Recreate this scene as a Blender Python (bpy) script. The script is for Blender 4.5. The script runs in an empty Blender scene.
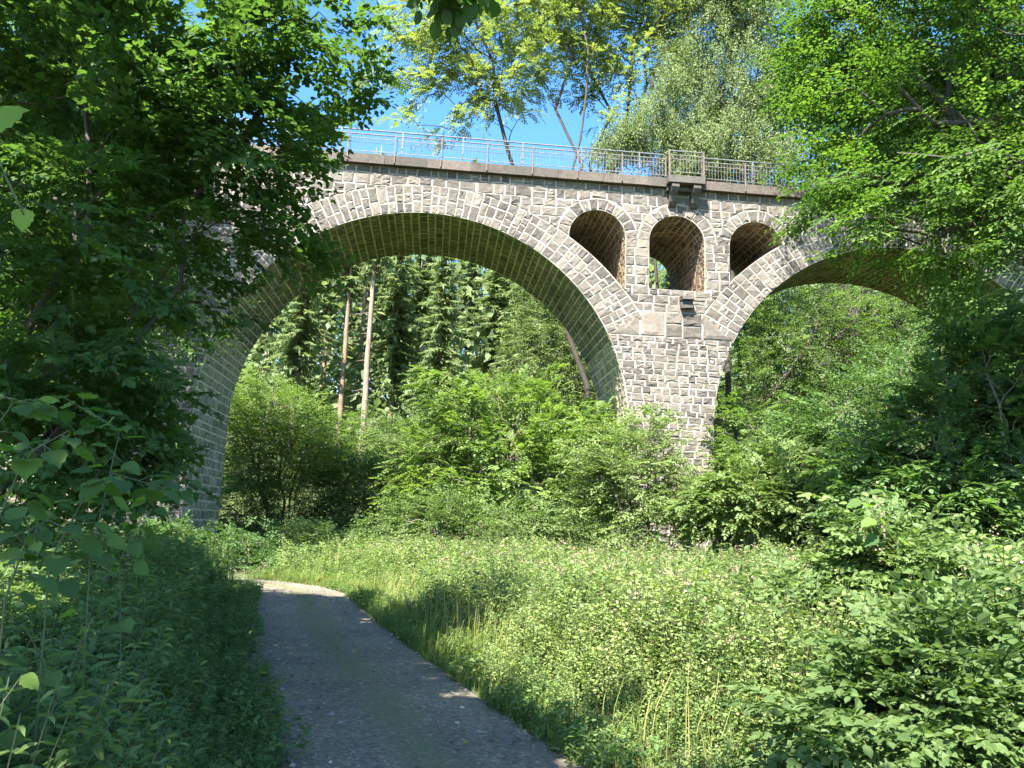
import bpy, math, random
import numpy as np

SEED = 11
rng = np.random.default_rng(SEED)
random.seed(SEED)
R_ = math.radians
scene = bpy.context.scene
COL = scene.collection

# ------------------------------------------------------------------ camera model (also used to lay the place out)
F, PITCH, ROLL, EYE = 771.0, 0.185, 0.0374, 1.63


def ray(u, v):
    a = (u - 512) / F
    b = (384 - v) / F
    a, b = a * math.cos(ROLL) - b * math.sin(ROLL), a * math.sin(ROLL) + b * math.cos(ROLL)
    return np.array([a, math.cos(PITCH) - b * math.sin(PITCH), math.sin(PITCH) + b * math.cos(PITCH)])


def at(u, v, y):
    d = ray(u, v)
    return d * (y / d[1]) + np.array([0, 0, EYE])


# ------------------------------------------------------------------ mesh helpers
ORG = {}


def tag(o, label=None, cat=None, group=None, kind=None):
    if label: o['label'] = label
    if cat: o['category'] = cat
    if group: o['group'] = group
    if kind: o['kind'] = kind
    return o


def empty(name, loc, label=None, cat=None, group=None):
    o = bpy.data.objects.new(name, None)
    o.empty_display_size = 0.3
    COL.objects.link(o)
    o.location = [float(c) for c in loc]
    ORG[o.name] = np.array(loc, float)
    return tag(o, label, cat, group)


class MB:
    """collects pieces of geometry that become ONE mesh object"""

    def __init__(self):
        self.V = []; self.L = []; self.S = []; self.M = []; self.A = []
        self.n = 0

    def add(self, V, faces, mat=0, rnd=0.5):
        V = np.asarray(V, float)
        k = len(V)
        for f in faces:
            self.L.append(np.asarray(f, int) + self.n)
            self.S.append(len(f))
            self.M.append(mat)
        self.V.append(V)
        self.A.append(np.full(k, rnd) if np.isscalar(rnd) else np.asarray(rnd, float))
        self.n += k

    def add_many(self, V, quads, mat=0, rnd=None):
        """V (m,3); quads (q,k) array"""
        V = np.asarray(V, float)
        if len(V) == 0: return
        q = np.asarray(quads, int) + self.n
        self.L.append(q.ravel())
        self.S.append(np.full(len(q), q.shape[1]))
        self.M.append(np.full(len(q), mat))
        self.V.append(V)
        self.A.append(np.full(len(V), 0.5) if rnd is None else rnd)
        self.n += len(V)

    def box(self, c, s, ax=None, mat=0, rnd=0.5, jit=0.0):
        """ax: 3x3 rows = local axes"""
        c = np.asarray(c, float); s = np.asarray(s, float) / 2
        P = np.array([[x, y, z] for z in (-1, 1) for y in (-1, 1) for x in (-1, 1)], float) * s
        if jit: P = P + rng.normal(0, jit, P.shape)
        if ax is not None: P = P @ np.asarray(ax)
        self.add(P + c, [(0, 2, 3, 1), (4, 5, 7, 6), (0, 1, 5, 4), (2, 6, 7, 3), (0, 4, 6, 2), (1, 3, 7, 5)], mat, rnd)

    def tube(self, pts, rad, sides=6, mat=0, rnd=0.5, cap=True):
        pts = np.asarray(pts, float)
        n = len(pts)
        rad = np.full(n, rad) if np.isscalar(rad) else np.asarray(rad, float)
        T = np.gradient(pts, axis=0)
        T /= np.linalg.norm(T, axis=1)[:, None] + 1e-9
        ref = np.array([1.0, 0.13, 0.07]) if abs(T[:, 2]).mean() > 0.6 else np.array([0.05, 0.11, 1.0])
        X = np.cross(T, ref); X /= np.linalg.norm(X, axis=1)[:, None] + 1e-9
        Y = np.cross(T, X)
        a = np.linspace(0, 2 * np.pi, sides, endpoint=False)
        V = pts[:, None, :] + rad[:, None, None] * (np.cos(a)[None, :, None] * X[:, None, :] + np.sin(a)[None, :, None] * Y[:, None, :])
        V = V.reshape(-1, 3)
        i = np.arange(n - 1)[:, None] * sides
        j = np.arange(sides)[None, :]; j2 = (j + 1) % sides
        q = np.stack([i + j, i + j2, i + sides + j2, i + sides + j], -1).reshape(-1, 4)
        base = self.n
        self.add_many(V, q, mat, np.full(len(V), rnd))
        if cap:
            for s0, rev in ((0, True), ((n - 1) * sides, False)):
                f = base + s0 + np.arange(sides)
                self.L.append(f[::-1] if rev else f); self.S.append(sides); self.M.append(mat)

    def build(self, name, mats, parent=None, smooth=False):
        V = np.concatenate(self.V) if self.V else np.zeros((0, 3))
        if parent is not None: V = V - ORG[parent.name]
        L = np.concatenate([np.atleast_1d(l) for l in self.L]).astype(np.int32)
        S = np.concatenate([np.atleast_1d(s) for s in self.S]).astype(np.int32)
        M = np.concatenate([np.atleast_1d(s) for s in self.M]).astype(np.int32)
        A = np.concatenate(self.A).astype(np.float32)
        me = bpy.data.meshes.new(name)
        me.vertices.add(len(V)); me.vertices.foreach_set('co', V.astype(np.float32).ravel())
        me.loops.add(len(L)); me.loops.foreach_set('vertex_index', L)
        me.polygons.add(len(S))
        st = np.zeros(len(S), np.int32); st[1:] = np.cumsum(S)[:-1]
        me.polygons.foreach_set('loop_start', st)
        me.polygons.foreach_set('material_index', M)
        me.polygons.foreach_set('use_smooth', np.full(len(S), bool(smooth)))
        at_ = me.attributes.new('rnd', 'FLOAT', 'POINT'); at_.data.foreach_set('value', A)
        for m in (mats if isinstance(mats, (list, tuple)) else [mats]): me.materials.append(m)
        me.update(calc_edges=True)
        me.validate()
        o = bpy.data.objects.new(name, me)
        COL.objects.link(o)
        if parent is not None:
            o.parent = parent
            ORG[o.name] = ORG[parent.name]
        return o


def copy_tree(o, parent=None):
    c = o.copy(); COL.objects.link(c)
    if parent is not None: c.parent = parent
    for ch in [x for x in o.children]: copy_tree(ch, c)
    return c


# ------------------------------------------------------------------ materials
def new_mat(name):
    m = bpy.data.materials.new(name); m.use_nodes = True
    nt = m.node_tree
    for n in list(nt.nodes): nt.nodes.remove(n)
    out = nt.nodes.new('ShaderNodeOutputMaterial')
    return m, nt, out


def N(nt, t, **kw):
    n = nt.nodes.new(t)
    for k, v in kw.items():
        if k.startswith('i_'):
            key = k[2:]
            key = int(key) if key.isdigit() else key.replace('_', ' ')
            n.inputs[key].default_value = v
        else: setattr(n, k, v)
    return n


def ramp(nt, stops):
    r = N(nt, 'ShaderNodeValToRGB')
    e = r.color_ramp.elements
    while len(e) < len(stops): e.new(0.5)
    for x, (p, c) in zip(e, stops):
        x.position = p; x.color = (*c, 1)
    return r


def leaf_mat(name, stops, trans, tfac=0.42, rough=0.5, spec=0.22):
    """two-sided leaf: reflects from its face, glows when lit from behind"""
    m, nt, out = new_mat(name)
    a = N(nt, 'ShaderNodeAttribute', attribute_name='rnd')
    r = ramp(nt, stops); nt.links.new(a.outputs['Fac'], r.inputs[0])
    p = N(nt, 'ShaderNodeBsdfPrincipled', i_Roughness=rough)
    p.inputs['Specular IOR Level'].default_value = spec
    nt.links.new(r.outputs[0], p.inputs['Base Color'])
    t = N(nt, 'ShaderNodeBsdfTranslucent')
    mx = N(nt, 'ShaderNodeMix', data_type='RGBA', blend_type='MULTIPLY')
    mx.inputs[0].default_value = 1.0
    nt.links.new(r.outputs[0], mx.inputs[6]); mx.inputs[7].default_value = (*trans, 1)
    nt.links.new(mx.outputs[2], t.inputs['Color'])
    s = N(nt, 'ShaderNodeMixShader', i_0=tfac)
    nt.links.new(p.outputs[0], s.inputs[1]); nt.links.new(t.outputs[0], s.inputs[2])
    nt.links.new(s.outputs[0], out.inputs[0])
    return m


def bark_mat(name, c0, c1, scale=6.0, stretch=0.25, bump=0.4):
    m, nt, out = new_mat(name)
    tc = N(nt, 'ShaderNodeTexCoord'); mp = N(nt, 'ShaderNodeMapping'); mp.inputs['Scale'].default_value = (1, 1, stretch)
    nt.links.new(tc.outputs['Object'], mp.inputs[0])
    no = N(nt, 'ShaderNodeTexNoise', i_Scale=scale, i_Detail=6.0, i_Roughness=0.65); nt.links.new(mp.outputs[0], no.inputs['Vector'])
    r = ramp(nt, [(0.3, c0), (0.7, c1)]); nt.links.new(no.outputs[0], r.inputs[0])
    p = N(nt, 'ShaderNodeBsdfPrincipled', i_Roughness=0.9); nt.links.new(r.outputs[0], p.inputs['Base Color'])
    b = N(nt, 'ShaderNodeBump', i_Strength=bump, i_Distance=0.03); nt.links.new(no.outputs[0], b.inputs['Height']); nt.links.new(b.outputs[0], p.inputs['Normal'])
    nt.links.new(p.outputs[0], out.inputs[0])
    return m


def stone_mat(name, stops, moss=None, moss_amt=0.0, rough=0.88):
    """each stone its own tone (attribute rnd), rough broken face, speckle, some lichen or moss"""
    m, nt, out = new_mat(name)
    a = N(nt, 'ShaderNodeAttribute', attribute_name='rnd')
    r = ramp(nt, stops); nt.links.new(a.outputs['Fac'], r.inputs[0])
    g = N(nt, 'ShaderNodeNewGeometry')
    n1 = N(nt, 'ShaderNodeTexNoise', i_Scale=9.0, i_Detail=7.0, i_Roughness=0.7); nt.links.new(g.outputs['Position'], n1.inputs['Vector'])
    n2 = N(nt, 'ShaderNodeTexNoise', i_Scale=1.3, i_Detail=5.0, i_Roughness=0.6); nt.links.new(g.outputs['Position'], n2.inputs['Vector'])
    v = ramp(nt, [(0.25, (0.62, 0.62, 0.62)), (0.75, (1.3, 1.28, 1.25))]); nt.links.new(n1.outputs[0], v.inputs[0])
    mx = N(nt, 'ShaderNodeMix', data_type='RGBA', blend_type='MULTIPLY'); mx.inputs[0].default_value = 1
    nt.links.new(r.outputs[0], mx.inputs[6]); nt.links.new(v.outputs[0], mx.inputs[7])
    n3 = N(nt, 'ShaderNodeTexNoise', i_Scale=0.45, i_Detail=5.0, i_Roughness=0.6); nt.links.new(g.outputs['Position'], n3.inputs['Vector'])
    mp = N(nt, 'ShaderNodeMapping'); mp.inputs['Scale'].default_value = (1.6, 1.6, 0.22); nt.links.new(g.outputs['Position'], mp.inputs[0])
    n4 = N(nt, 'ShaderNodeTexNoise', i_Scale=1.0, i_Detail=6.0, i_Roughness=0.65); nt.links.new(mp.outputs[0], n4.inputs['Vector'])
    ad = N(nt, 'ShaderNodeMath', operation='ADD'); nt.links.new(n3.outputs[0], ad.inputs[0]); nt.links.new(n4.outputs[0], ad.inputs[1])
    wr = ramp(nt, [(0.36, (0.68, 0.68, 0.66)), (0.5, (1.0, 1.0, 1.0)), (0.64, (1.12, 1.09, 1.03))])
    hf = N(nt, 'ShaderNodeMath', operation='MULTIPLY', i_1=0.5); nt.links.new(ad.outputs[0], hf.inputs[0]); nt.links.new(hf.outputs[0], wr.inputs[0])
    mw_ = N(nt, 'ShaderNodeMix', data_type='RGBA', blend_type='MULTIPLY'); mw_.inputs[0].default_value = 1
    nt.links.new(mx.outputs[2], mw_.inputs[6]); nt.links.new(wr.outputs[0], mw_.inputs[7])
    last = mw_.outputs[2]
    if moss:
        mr = N(nt, 'ShaderNodeMapRange', i_1=0.62 - 0.35 * moss_amt, i_2=0.80 - 0.3 * moss_amt); nt.links.new(n2.outputs[0], mr.inputs[0])
        m2 = N(nt, 'ShaderNodeMix', data_type='RGBA'); nt.links.new(mr.outputs[0], m2.inputs[0])
        nt.links.new(last, m2.inputs[6]); m2.inputs[7].default_value = (*moss, 1); last = m2.outputs[2]
    p = N(nt, 'ShaderNodeBsdfPrincipled', i_Roughness=rough); nt.links.new(last, p.inputs['Base Color'])
    p.inputs['Specular IOR Level'].default_value = 0.25
    b = N(nt, 'ShaderNodeBump', i_Strength=0.7, i_Distance=0.025); nt.links.new(n1.outputs[0], b.inputs['Height']); nt.links.new(b.outputs[0], p.inputs['Normal'])
    nt.links.new(p.outputs[0], out.inputs[0])
    return m


def plain_mat(name, c0, c1, scale=8.0, rough=0.7, metal=0.0, bump=0.1):
    m, nt, out = new_mat(name)
    g = N(nt, 'ShaderNodeNewGeometry')
    no = N(nt, 'ShaderNodeTexNoise', i_Scale=scale, i_Detail=6.0, i_Roughness=0.65); nt.links.new(g.outputs['Position'], no.inputs['Vector'])
    r = ramp(nt, [(0.35, c0), (0.68, c1)]); nt.links.new(no.outputs[0], r.inputs[0])
    p = N(nt, 'ShaderNodeBsdfPrincipled', i_Roughness=rough, i_Metallic=metal); nt.links.new(r.outputs[0], p.inputs['Base Color'])
    b = N(nt, 'ShaderNodeBump', i_Strength=bump, i_Distance=0.03); nt.links.new(no.outputs[0], b.inputs['Height']); nt.links.new(b.outputs[0], p.inputs['Normal'])
    nt.links.new(p.outputs[0], out.inputs[0])
    return m


def mortar_mat(name, c0, c1, stain):
    m, nt, out = new_mat(name)
    g = N(nt, 'ShaderNodeNewGeometry')
    no = N(nt, 'ShaderNodeTexNoise', i_Scale=5.0, i_Detail=6.0, i_Roughness=0.65); nt.links.new(g.outputs['Position'], no.inputs['Vector'])
    r = ramp(nt, [(0.3, c0), (0.7, c1)]); nt.links.new(no.outputs[0], r.inputs[0])
    mp = N(nt, 'ShaderNodeMapping'); mp.inputs['Scale'].default_value = (0.8, 0.8, 0.35); nt.links.new(g.outputs['Position'], mp.inputs[0])
    n4 = N(nt, 'ShaderNodeTexNoise', i_Scale=0.8, i_Detail=7.0, i_Roughness=0.7); nt.links.new(mp.outputs[0], n4.inputs['Vector'])
    mr = N(nt, 'ShaderNodeMapRange', i_1=0.50, i_2=0.68); nt.links.new(n4.outputs[0], mr.inputs[0])
    m2 = N(nt, 'ShaderNodeMix', data_type='RGBA'); nt.links.new(mr.outputs[0], m2.inputs[0]); nt.links.new(r.outputs[0], m2.inputs[6]); m2.inputs[7].default_value = (*stain, 1)
    p = N(nt, 'ShaderNodeBsdfPrincipled', i_Roughness=0.95); nt.links.new(m2.outputs[2], p.inputs['Base Color'])
    b = N(nt, 'ShaderNodeBump', i_Strength=0.4, i_Distance=0.03); nt.links.new(no.outputs[0], b.inputs['Height']); nt.links.new(b.outputs[0], p.inputs['Normal'])
    nt.links.new(p.outputs[0], out.inputs[0])
    return m


M = {}
M['stone'] = stone_mat('basalt_stone', [(0.0, (0.082, 0.073, 0.064)), (0.3, (0.118, 0.104, 0.090)), (0.7, (0.150, 0.132, 0.113)), (1.0, (0.192, 0.165, 0.137))], (0.165, 0.148, 0.12), 0.12)
M['mortar'] = mortar_mat('lime_mortar', (0.275, 0.25, 0.205), (0.37, 0.335, 0.28), (0.18, 0.16, 0.13))
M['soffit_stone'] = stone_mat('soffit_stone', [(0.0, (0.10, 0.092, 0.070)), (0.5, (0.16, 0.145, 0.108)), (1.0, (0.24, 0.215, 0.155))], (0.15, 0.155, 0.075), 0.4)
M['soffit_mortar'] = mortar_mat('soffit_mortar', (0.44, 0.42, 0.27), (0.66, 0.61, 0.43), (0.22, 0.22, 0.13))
M['bounce_lit_side_stone'] = stone_mat('bounce_lit_pier_side_stone', [(0.0, (0.20, 0.175, 0.13)), (0.5, (0.30, 0.265, 0.20)), (1.0, (0.42, 0.365, 0.27))], (0.30, 0.275, 0.17), 0.3)  # pier reveals: bounce light from the sunlit meadow put into a lighter stone colour
M['bounce_lit_side_mortar'] = plain_mat('bounce_lit_pier_side_mortar', (0.58, 0.52, 0.38), (0.72, 0.66, 0.50), 3.0, 0.95, 0, 0.4)  # joints of the reveals, lightened for the same meadow bounce
M['brown_stone'] = stone_mat('brown_stone', [(0.0, (0.085, 0.065, 0.045)), (0.5, (0.15, 0.11, 0.072)), (1.0, (0.22, 0.165, 0.11))], (0.10, 0.08, 0.05), 0.1)
M['brown_mortar'] = mortar_mat('brown_mortar', (0.30, 0.25, 0.18), (0.46, 0.39, 0.29), (0.14, 0.11, 0.075))
M['kerb'] = stone_mat('kerb_stone', [(0.0, (0.085, 0.074, 0.064)), (1.0, (0.15, 0.125, 0.105))], (0.07, 0.07, 0.05), 0.3)
M['dark_stone'] = stone_mat('dark_stone', [(0.0, (0.07, 0.065, 0.06)), (1.0, (0.12, 0.11, 0.10))], (0.09, 0.10, 0.06), 0.2)
M['rust'] = plain_mat('rusty_steel', (0.085, 0.06, 0.045), (0.17, 0.125, 0.095), 6, 0.75)
M['zinc'] = plain_mat('galvanised_steel', (0.085, 0.092, 0.10), (0.175, 0.185, 0.195), 4, 0.5, 0.2)
M['paint'] = plain_mat('pale_railing_paint', (0.10, 0.092, 0.08), (0.22, 0.205, 0.185), 5, 0.6)

G = lambda *c: tuple(c)
M['maple_leaf'] = leaf_mat('maple_leaf', [(0, (0.045, 0.088, 0.027)), (0.6, (0.072, 0.132, 0.036)), (1, (0.12, 0.19, 0.05))], (1.45, 1.6, 0.65), 0.45)
M['near_leaf'] = leaf_mat('near_leaf', [(0, (0.06, 0.115, 0.04)), (0.7, (0.10, 0.17, 0.045)), (1, (0.20, 0.30, 0.055))], (1.4, 1.6, 0.6), 0.48)
M['beech_leaf'] = leaf_mat('beech_leaf', [(0, (0.050, 0.098, 0.024)), (0.6, (0.088, 0.155, 0.036)), (1, (0.18, 0.26, 0.06))], (1.4, 1.6, 0.6), 0.44)
M['ash_leaf'] = leaf_mat('ash_leaf', [(0, (0.12, 0.165, 0.055)), (0.6, (0.18, 0.23, 0.08)), (1, (0.26, 0.30, 0.115))], (1.3, 1.4, 0.65), 0.45)
M['birch_leaf'] = leaf_mat('birch_leaf', [(0, (0.11, 0.155, 0.055)), (0.6, (0.17, 0.22, 0.09)), (1, (0.25, 0.30, 0.15))], (1.3, 1.4, 0.7), 0.42)
M['bright_leaf'] = leaf_mat('bright_leaf', [(0, (0.08, 0.14, 0.038)), (0.6, (0.135, 0.21, 0.055)), (1, (0.22, 0.295, 0.085))], (1.35, 1.45, 0.65), 0.44)
M['shrub_leaf'] = leaf_mat('shrub_leaf', [(0, (0.07, 0.115, 0.038)), (0.6, (0.115, 0.175, 0.055)), (1, (0.19, 0.25, 0.085))], (1.3, 1.45, 0.65), 0.42)
M['pale_leaf'] = leaf_mat('pale_leaf', [(0, (0.11, 0.165, 0.055)), (0.6, (0.17, 0.235, 0.08)), (1, (0.25, 0.31, 0.12))], (1.3, 1.4, 0.7), 0.42)
M['elder_leaf'] = leaf_mat('elder_leaf', [(0, (0.062, 0.112, 0.036)), (0.6, (0.105, 0.178, 0.056)), (1, (0.17, 0.245, 0.085))], (1.3, 1.45, 0.65), 0.42)
M['needle'] = leaf_mat('spruce_needle', [(0, (0.085, 0.13, 0.06)), (0.5, (0.17, 0.225, 0.10)), (1, (0.28, 0.335, 0.16))], (1.2, 1.3, 0.8), 0.42)
M['herb'] = leaf_mat('herb_leaf', [(0, (0.08, 0.14, 0.04)), (0.4, (0.14, 0.21, 0.06)), (0.75, (0.21, 0.285, 0.09)), (1, (0.30, 0.34, 0.14))], (1.3, 1.4, 0.65), 0.42)
M['nettle'] = leaf_mat('nettle_leaf', [(0, (0.075, 0.135, 0.042)), (0.6, (0.125, 0.20, 0.062)), (1, (0.21, 0.285, 0.09))], (1.3, 1.4, 0.65), 0.46)
M['grass'] = leaf_mat('grass_blade', [(0, (0.06, 0.13, 0.025)), (0.5, (0.12, 0.20, 0.04)), (0.8, (0.26, 0.27, 0.08)), (1, (0.42, 0.36, 0.17))], (1.3, 1.4, 0.7), 0.40)
M['blossom'] = leaf_mat('blossom_leaf', [(0, (0.25, 0.16, 0.12)), (0.5, (0.38, 0.28, 0.20)), (1, (0.50, 0.42, 0.30))], (1.0, 1.0, 0.9), 0.35)
M['stem'] = plain_mat('green_stem', (0.05, 0.075, 0.025), (0.10, 0.105, 0.045), 10, 0.7)
M['bark'] = bark_mat('grey_bark', (0.09, 0.075, 0.055), (0.20, 0.17, 0.13))
M['bark_dark'] = bark_mat('dark_bark', (0.03, 0.026, 0.02), (0.075, 0.064, 0.048))
M['bark_pine'] = bark_mat('conifer_bark', (0.12, 0.085, 0.06), (0.30, 0.22, 0.16), 5, 0.2)
M['bark_birch'] = bark_mat('birch_bark', (0.20, 0.18, 0.15), (0.55, 0.52, 0.46), 5, 0.8)

# ------------------------------------------------------------------ terrain
BTH, BD = 0.094, 30.0                 # the viaduct's face: its angle, its distance along the normal
bn = np.array([-math.sin(BTH), math.cos(BTH), 0.0]); be = np.array([math.cos(BTH), math.sin(BTH), 0.0]); bz = np.array([0, 0, 1.0])

PATH = np.array([(1.40, 0.0), (0.55, 3.0), (-0.44, 5.67), (-1.42, 8.33), (-2.85, 12.5), (-3.95, 16.0), (-4.75, 18.3), (-6.1, 19.9), (-8.4, 20.9), (-11.5, 21.6), (-16, 22.3)])
PATH = np.vstack([[(3.3, -6.0)], PATH])


def smooth_line(P, per=8):
    out = []
    P = np.vstack([2 * P[0] - P[1], P, 2 * P[-1] - P[-2]])
    for i in range(1, len(P) - 2):
        for t in np.linspace(0, 1, per, endpoint=False):
            a, b, c, d = P[i - 1], P[i], P[i + 1], P[i + 2]
            out.append(0.5 * ((2 * b) + (c - a) * t + (2 * a - 5 * b + 4 * c - d) * t * t + (3 * b - a - 3 * c + d) * t ** 3))
    out.append(P[-2])
    return np.array(out)


PL = smooth_line(PATH, 10)


def path_dist(x, y):
    x = np.atleast_1d(x); y = np.atleast_1d(y)
    d = np.full(x.shape, 1e9)
    for a, b in zip(PL[:-1], PL[1:]):
        ab = b - a; L2 = ab @ ab
        t = np.clip(((x - a[0]) * ab[0] + (y - a[1]) * ab[1]) / L2, 0, 1)
        d = np.minimum(d, np.hypot(x - a[0] - t * ab[0], y - a[1] - t * ab[1]))
    return d


def sst(x, a, b):
    t = np.clip((np.asarray(x, float) - a) / (b - a), 0, 1)
    return t * t * (3 - 2 * t)


def hgt(x, y):
    x = np.asarray(x, float); y = np.asarray(y, float)
    h = 0.05 * np.sin(x * 0.7 + 1.3) * np.cos(y * 0.5) * sst(path_dist(x.ravel(), y.ravel()).reshape(x.shape), 1.5, 4)
    h = h + 0.24 * np.clip(y - 40, 0, 60) * sst(y, 38, 55)                     # hill behind the viaduct
    xr = 7.5 + 0.10 * np.clip(y - 12, 0, 30)
    h = h + np.minimum(0.42 * np.clip(x - xr, 0, 40), 9) * sst(y, 6, 18)         # valley side on the right
    xl = -4.0 - 0.3 * np.clip(y, 0, 24)
    h = h + np.minimum(0.28 * np.clip(xl - x, 0, 40), 8) * sst(y, -2, 6)         # bank on the left
    h = h + 0.15 * np.clip(np.abs(x) - 50, 0, 150) * sst(np.abs(x), 45, 70)
    return h


def hz(x, y): return float(hgt(np.array([x]), np.array([y]))[0])


def axis(lo, hi, dense_lo, dense_hi, d, D):
    a = list(np.arange(dense_lo, dense_hi, d))
    x = dense_lo
    st = d
    left = []
    while x > lo: st = min(st * 1.25, D); x -= st; left.append(x)
    x = a[-1]; st = d; right = []
    while x < hi: st = min(st * 1.25, D); x += st; right.append(x)
    return np.array(left[::-1] + a + right)


def ground():
    X = axis(-260, 260, -14, 22, 0.5, 20); Y = axis(-120, 320, -4, 48, 0.5, 20)
    xx, yy = np.meshgrid(X, Y)
    zz = hgt(xx, yy)
    V = np.stack([xx, yy, zz], -1).reshape(-1, 3)
    nx = len(X)
    i = np.arange(len(Y) - 1)[:, None] * nx + np.arange(nx - 1)[None, :]
    q = np.stack([i, i + 1, i + nx + 1, i + nx], -1).reshape(-1, 4)
    m, nt, out = new_mat('forest_floor')
    g = N(nt, 'ShaderNodeNewGeometry')
    n1 = N(nt, 'ShaderNodeTexNoise', i_Scale=0.6, i_Detail=8.0, i_Roughness=0.7); nt.links.new(g.outputs['Position'], n1.inputs['Vector'])
    n2 = N(nt, 'ShaderNodeTexNoise', i_Scale=14.0, i_Detail=6.0, i_Roughness=0.7); nt.links.new(g.outputs['Position'], n2.inputs['Vector'])
    r1 = ramp(nt, [(0.35, (0.055, 0.065, 0.022)), (0.55, (0.08, 0.11, 0.03)), (0.7, (0.12, 0.095, 0.055))]); nt.links.new(n1.outputs[0], r1.inputs[0])
    r2 = ramp(nt, [(0.3, (0.45, 0.45, 0.45)), (0.7, (1.35, 1.35, 1.3))]); nt.links.new(n2.outputs[0], r2.inputs[0])
    mx = N(nt, 'ShaderNodeMix', data_type='RGBA', blend_type='MULTIPLY'); mx.inputs[0].default_value = 1
    nt.links.new(r1.outputs[0], mx.inputs[6]); nt.links.new(r2.outputs[0], mx.inputs[7])
    p = N(nt, 'ShaderNodeBsdfPrincipled', i_Roughness=0.95); nt.links.new(mx.outputs[2], p.inputs['Base Color'])
    b = N(nt, 'ShaderNodeBump', i_Strength=0.9, i_Distance=0.06); nt.links.new(n2.outputs[0], b.inputs['Height']); nt.links.new(b.outputs[0], p.inputs['Normal'])
    nt.links.new(p.outputs[0], out.inputs[0])
    mb = MB(); mb.add_many(V, q)
    tag(mb.build('ground', m, smooth=True), kind='structure')


PW = 1.1                                # half width of the path


def path_frames():
    T = np.gradient(PL, axis=0); T /= np.linalg.norm(T, axis=1)[:, None]
    Nn = np.stack([-T[:, 1], T[:, 0]], 1)
    return T, Nn


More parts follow.
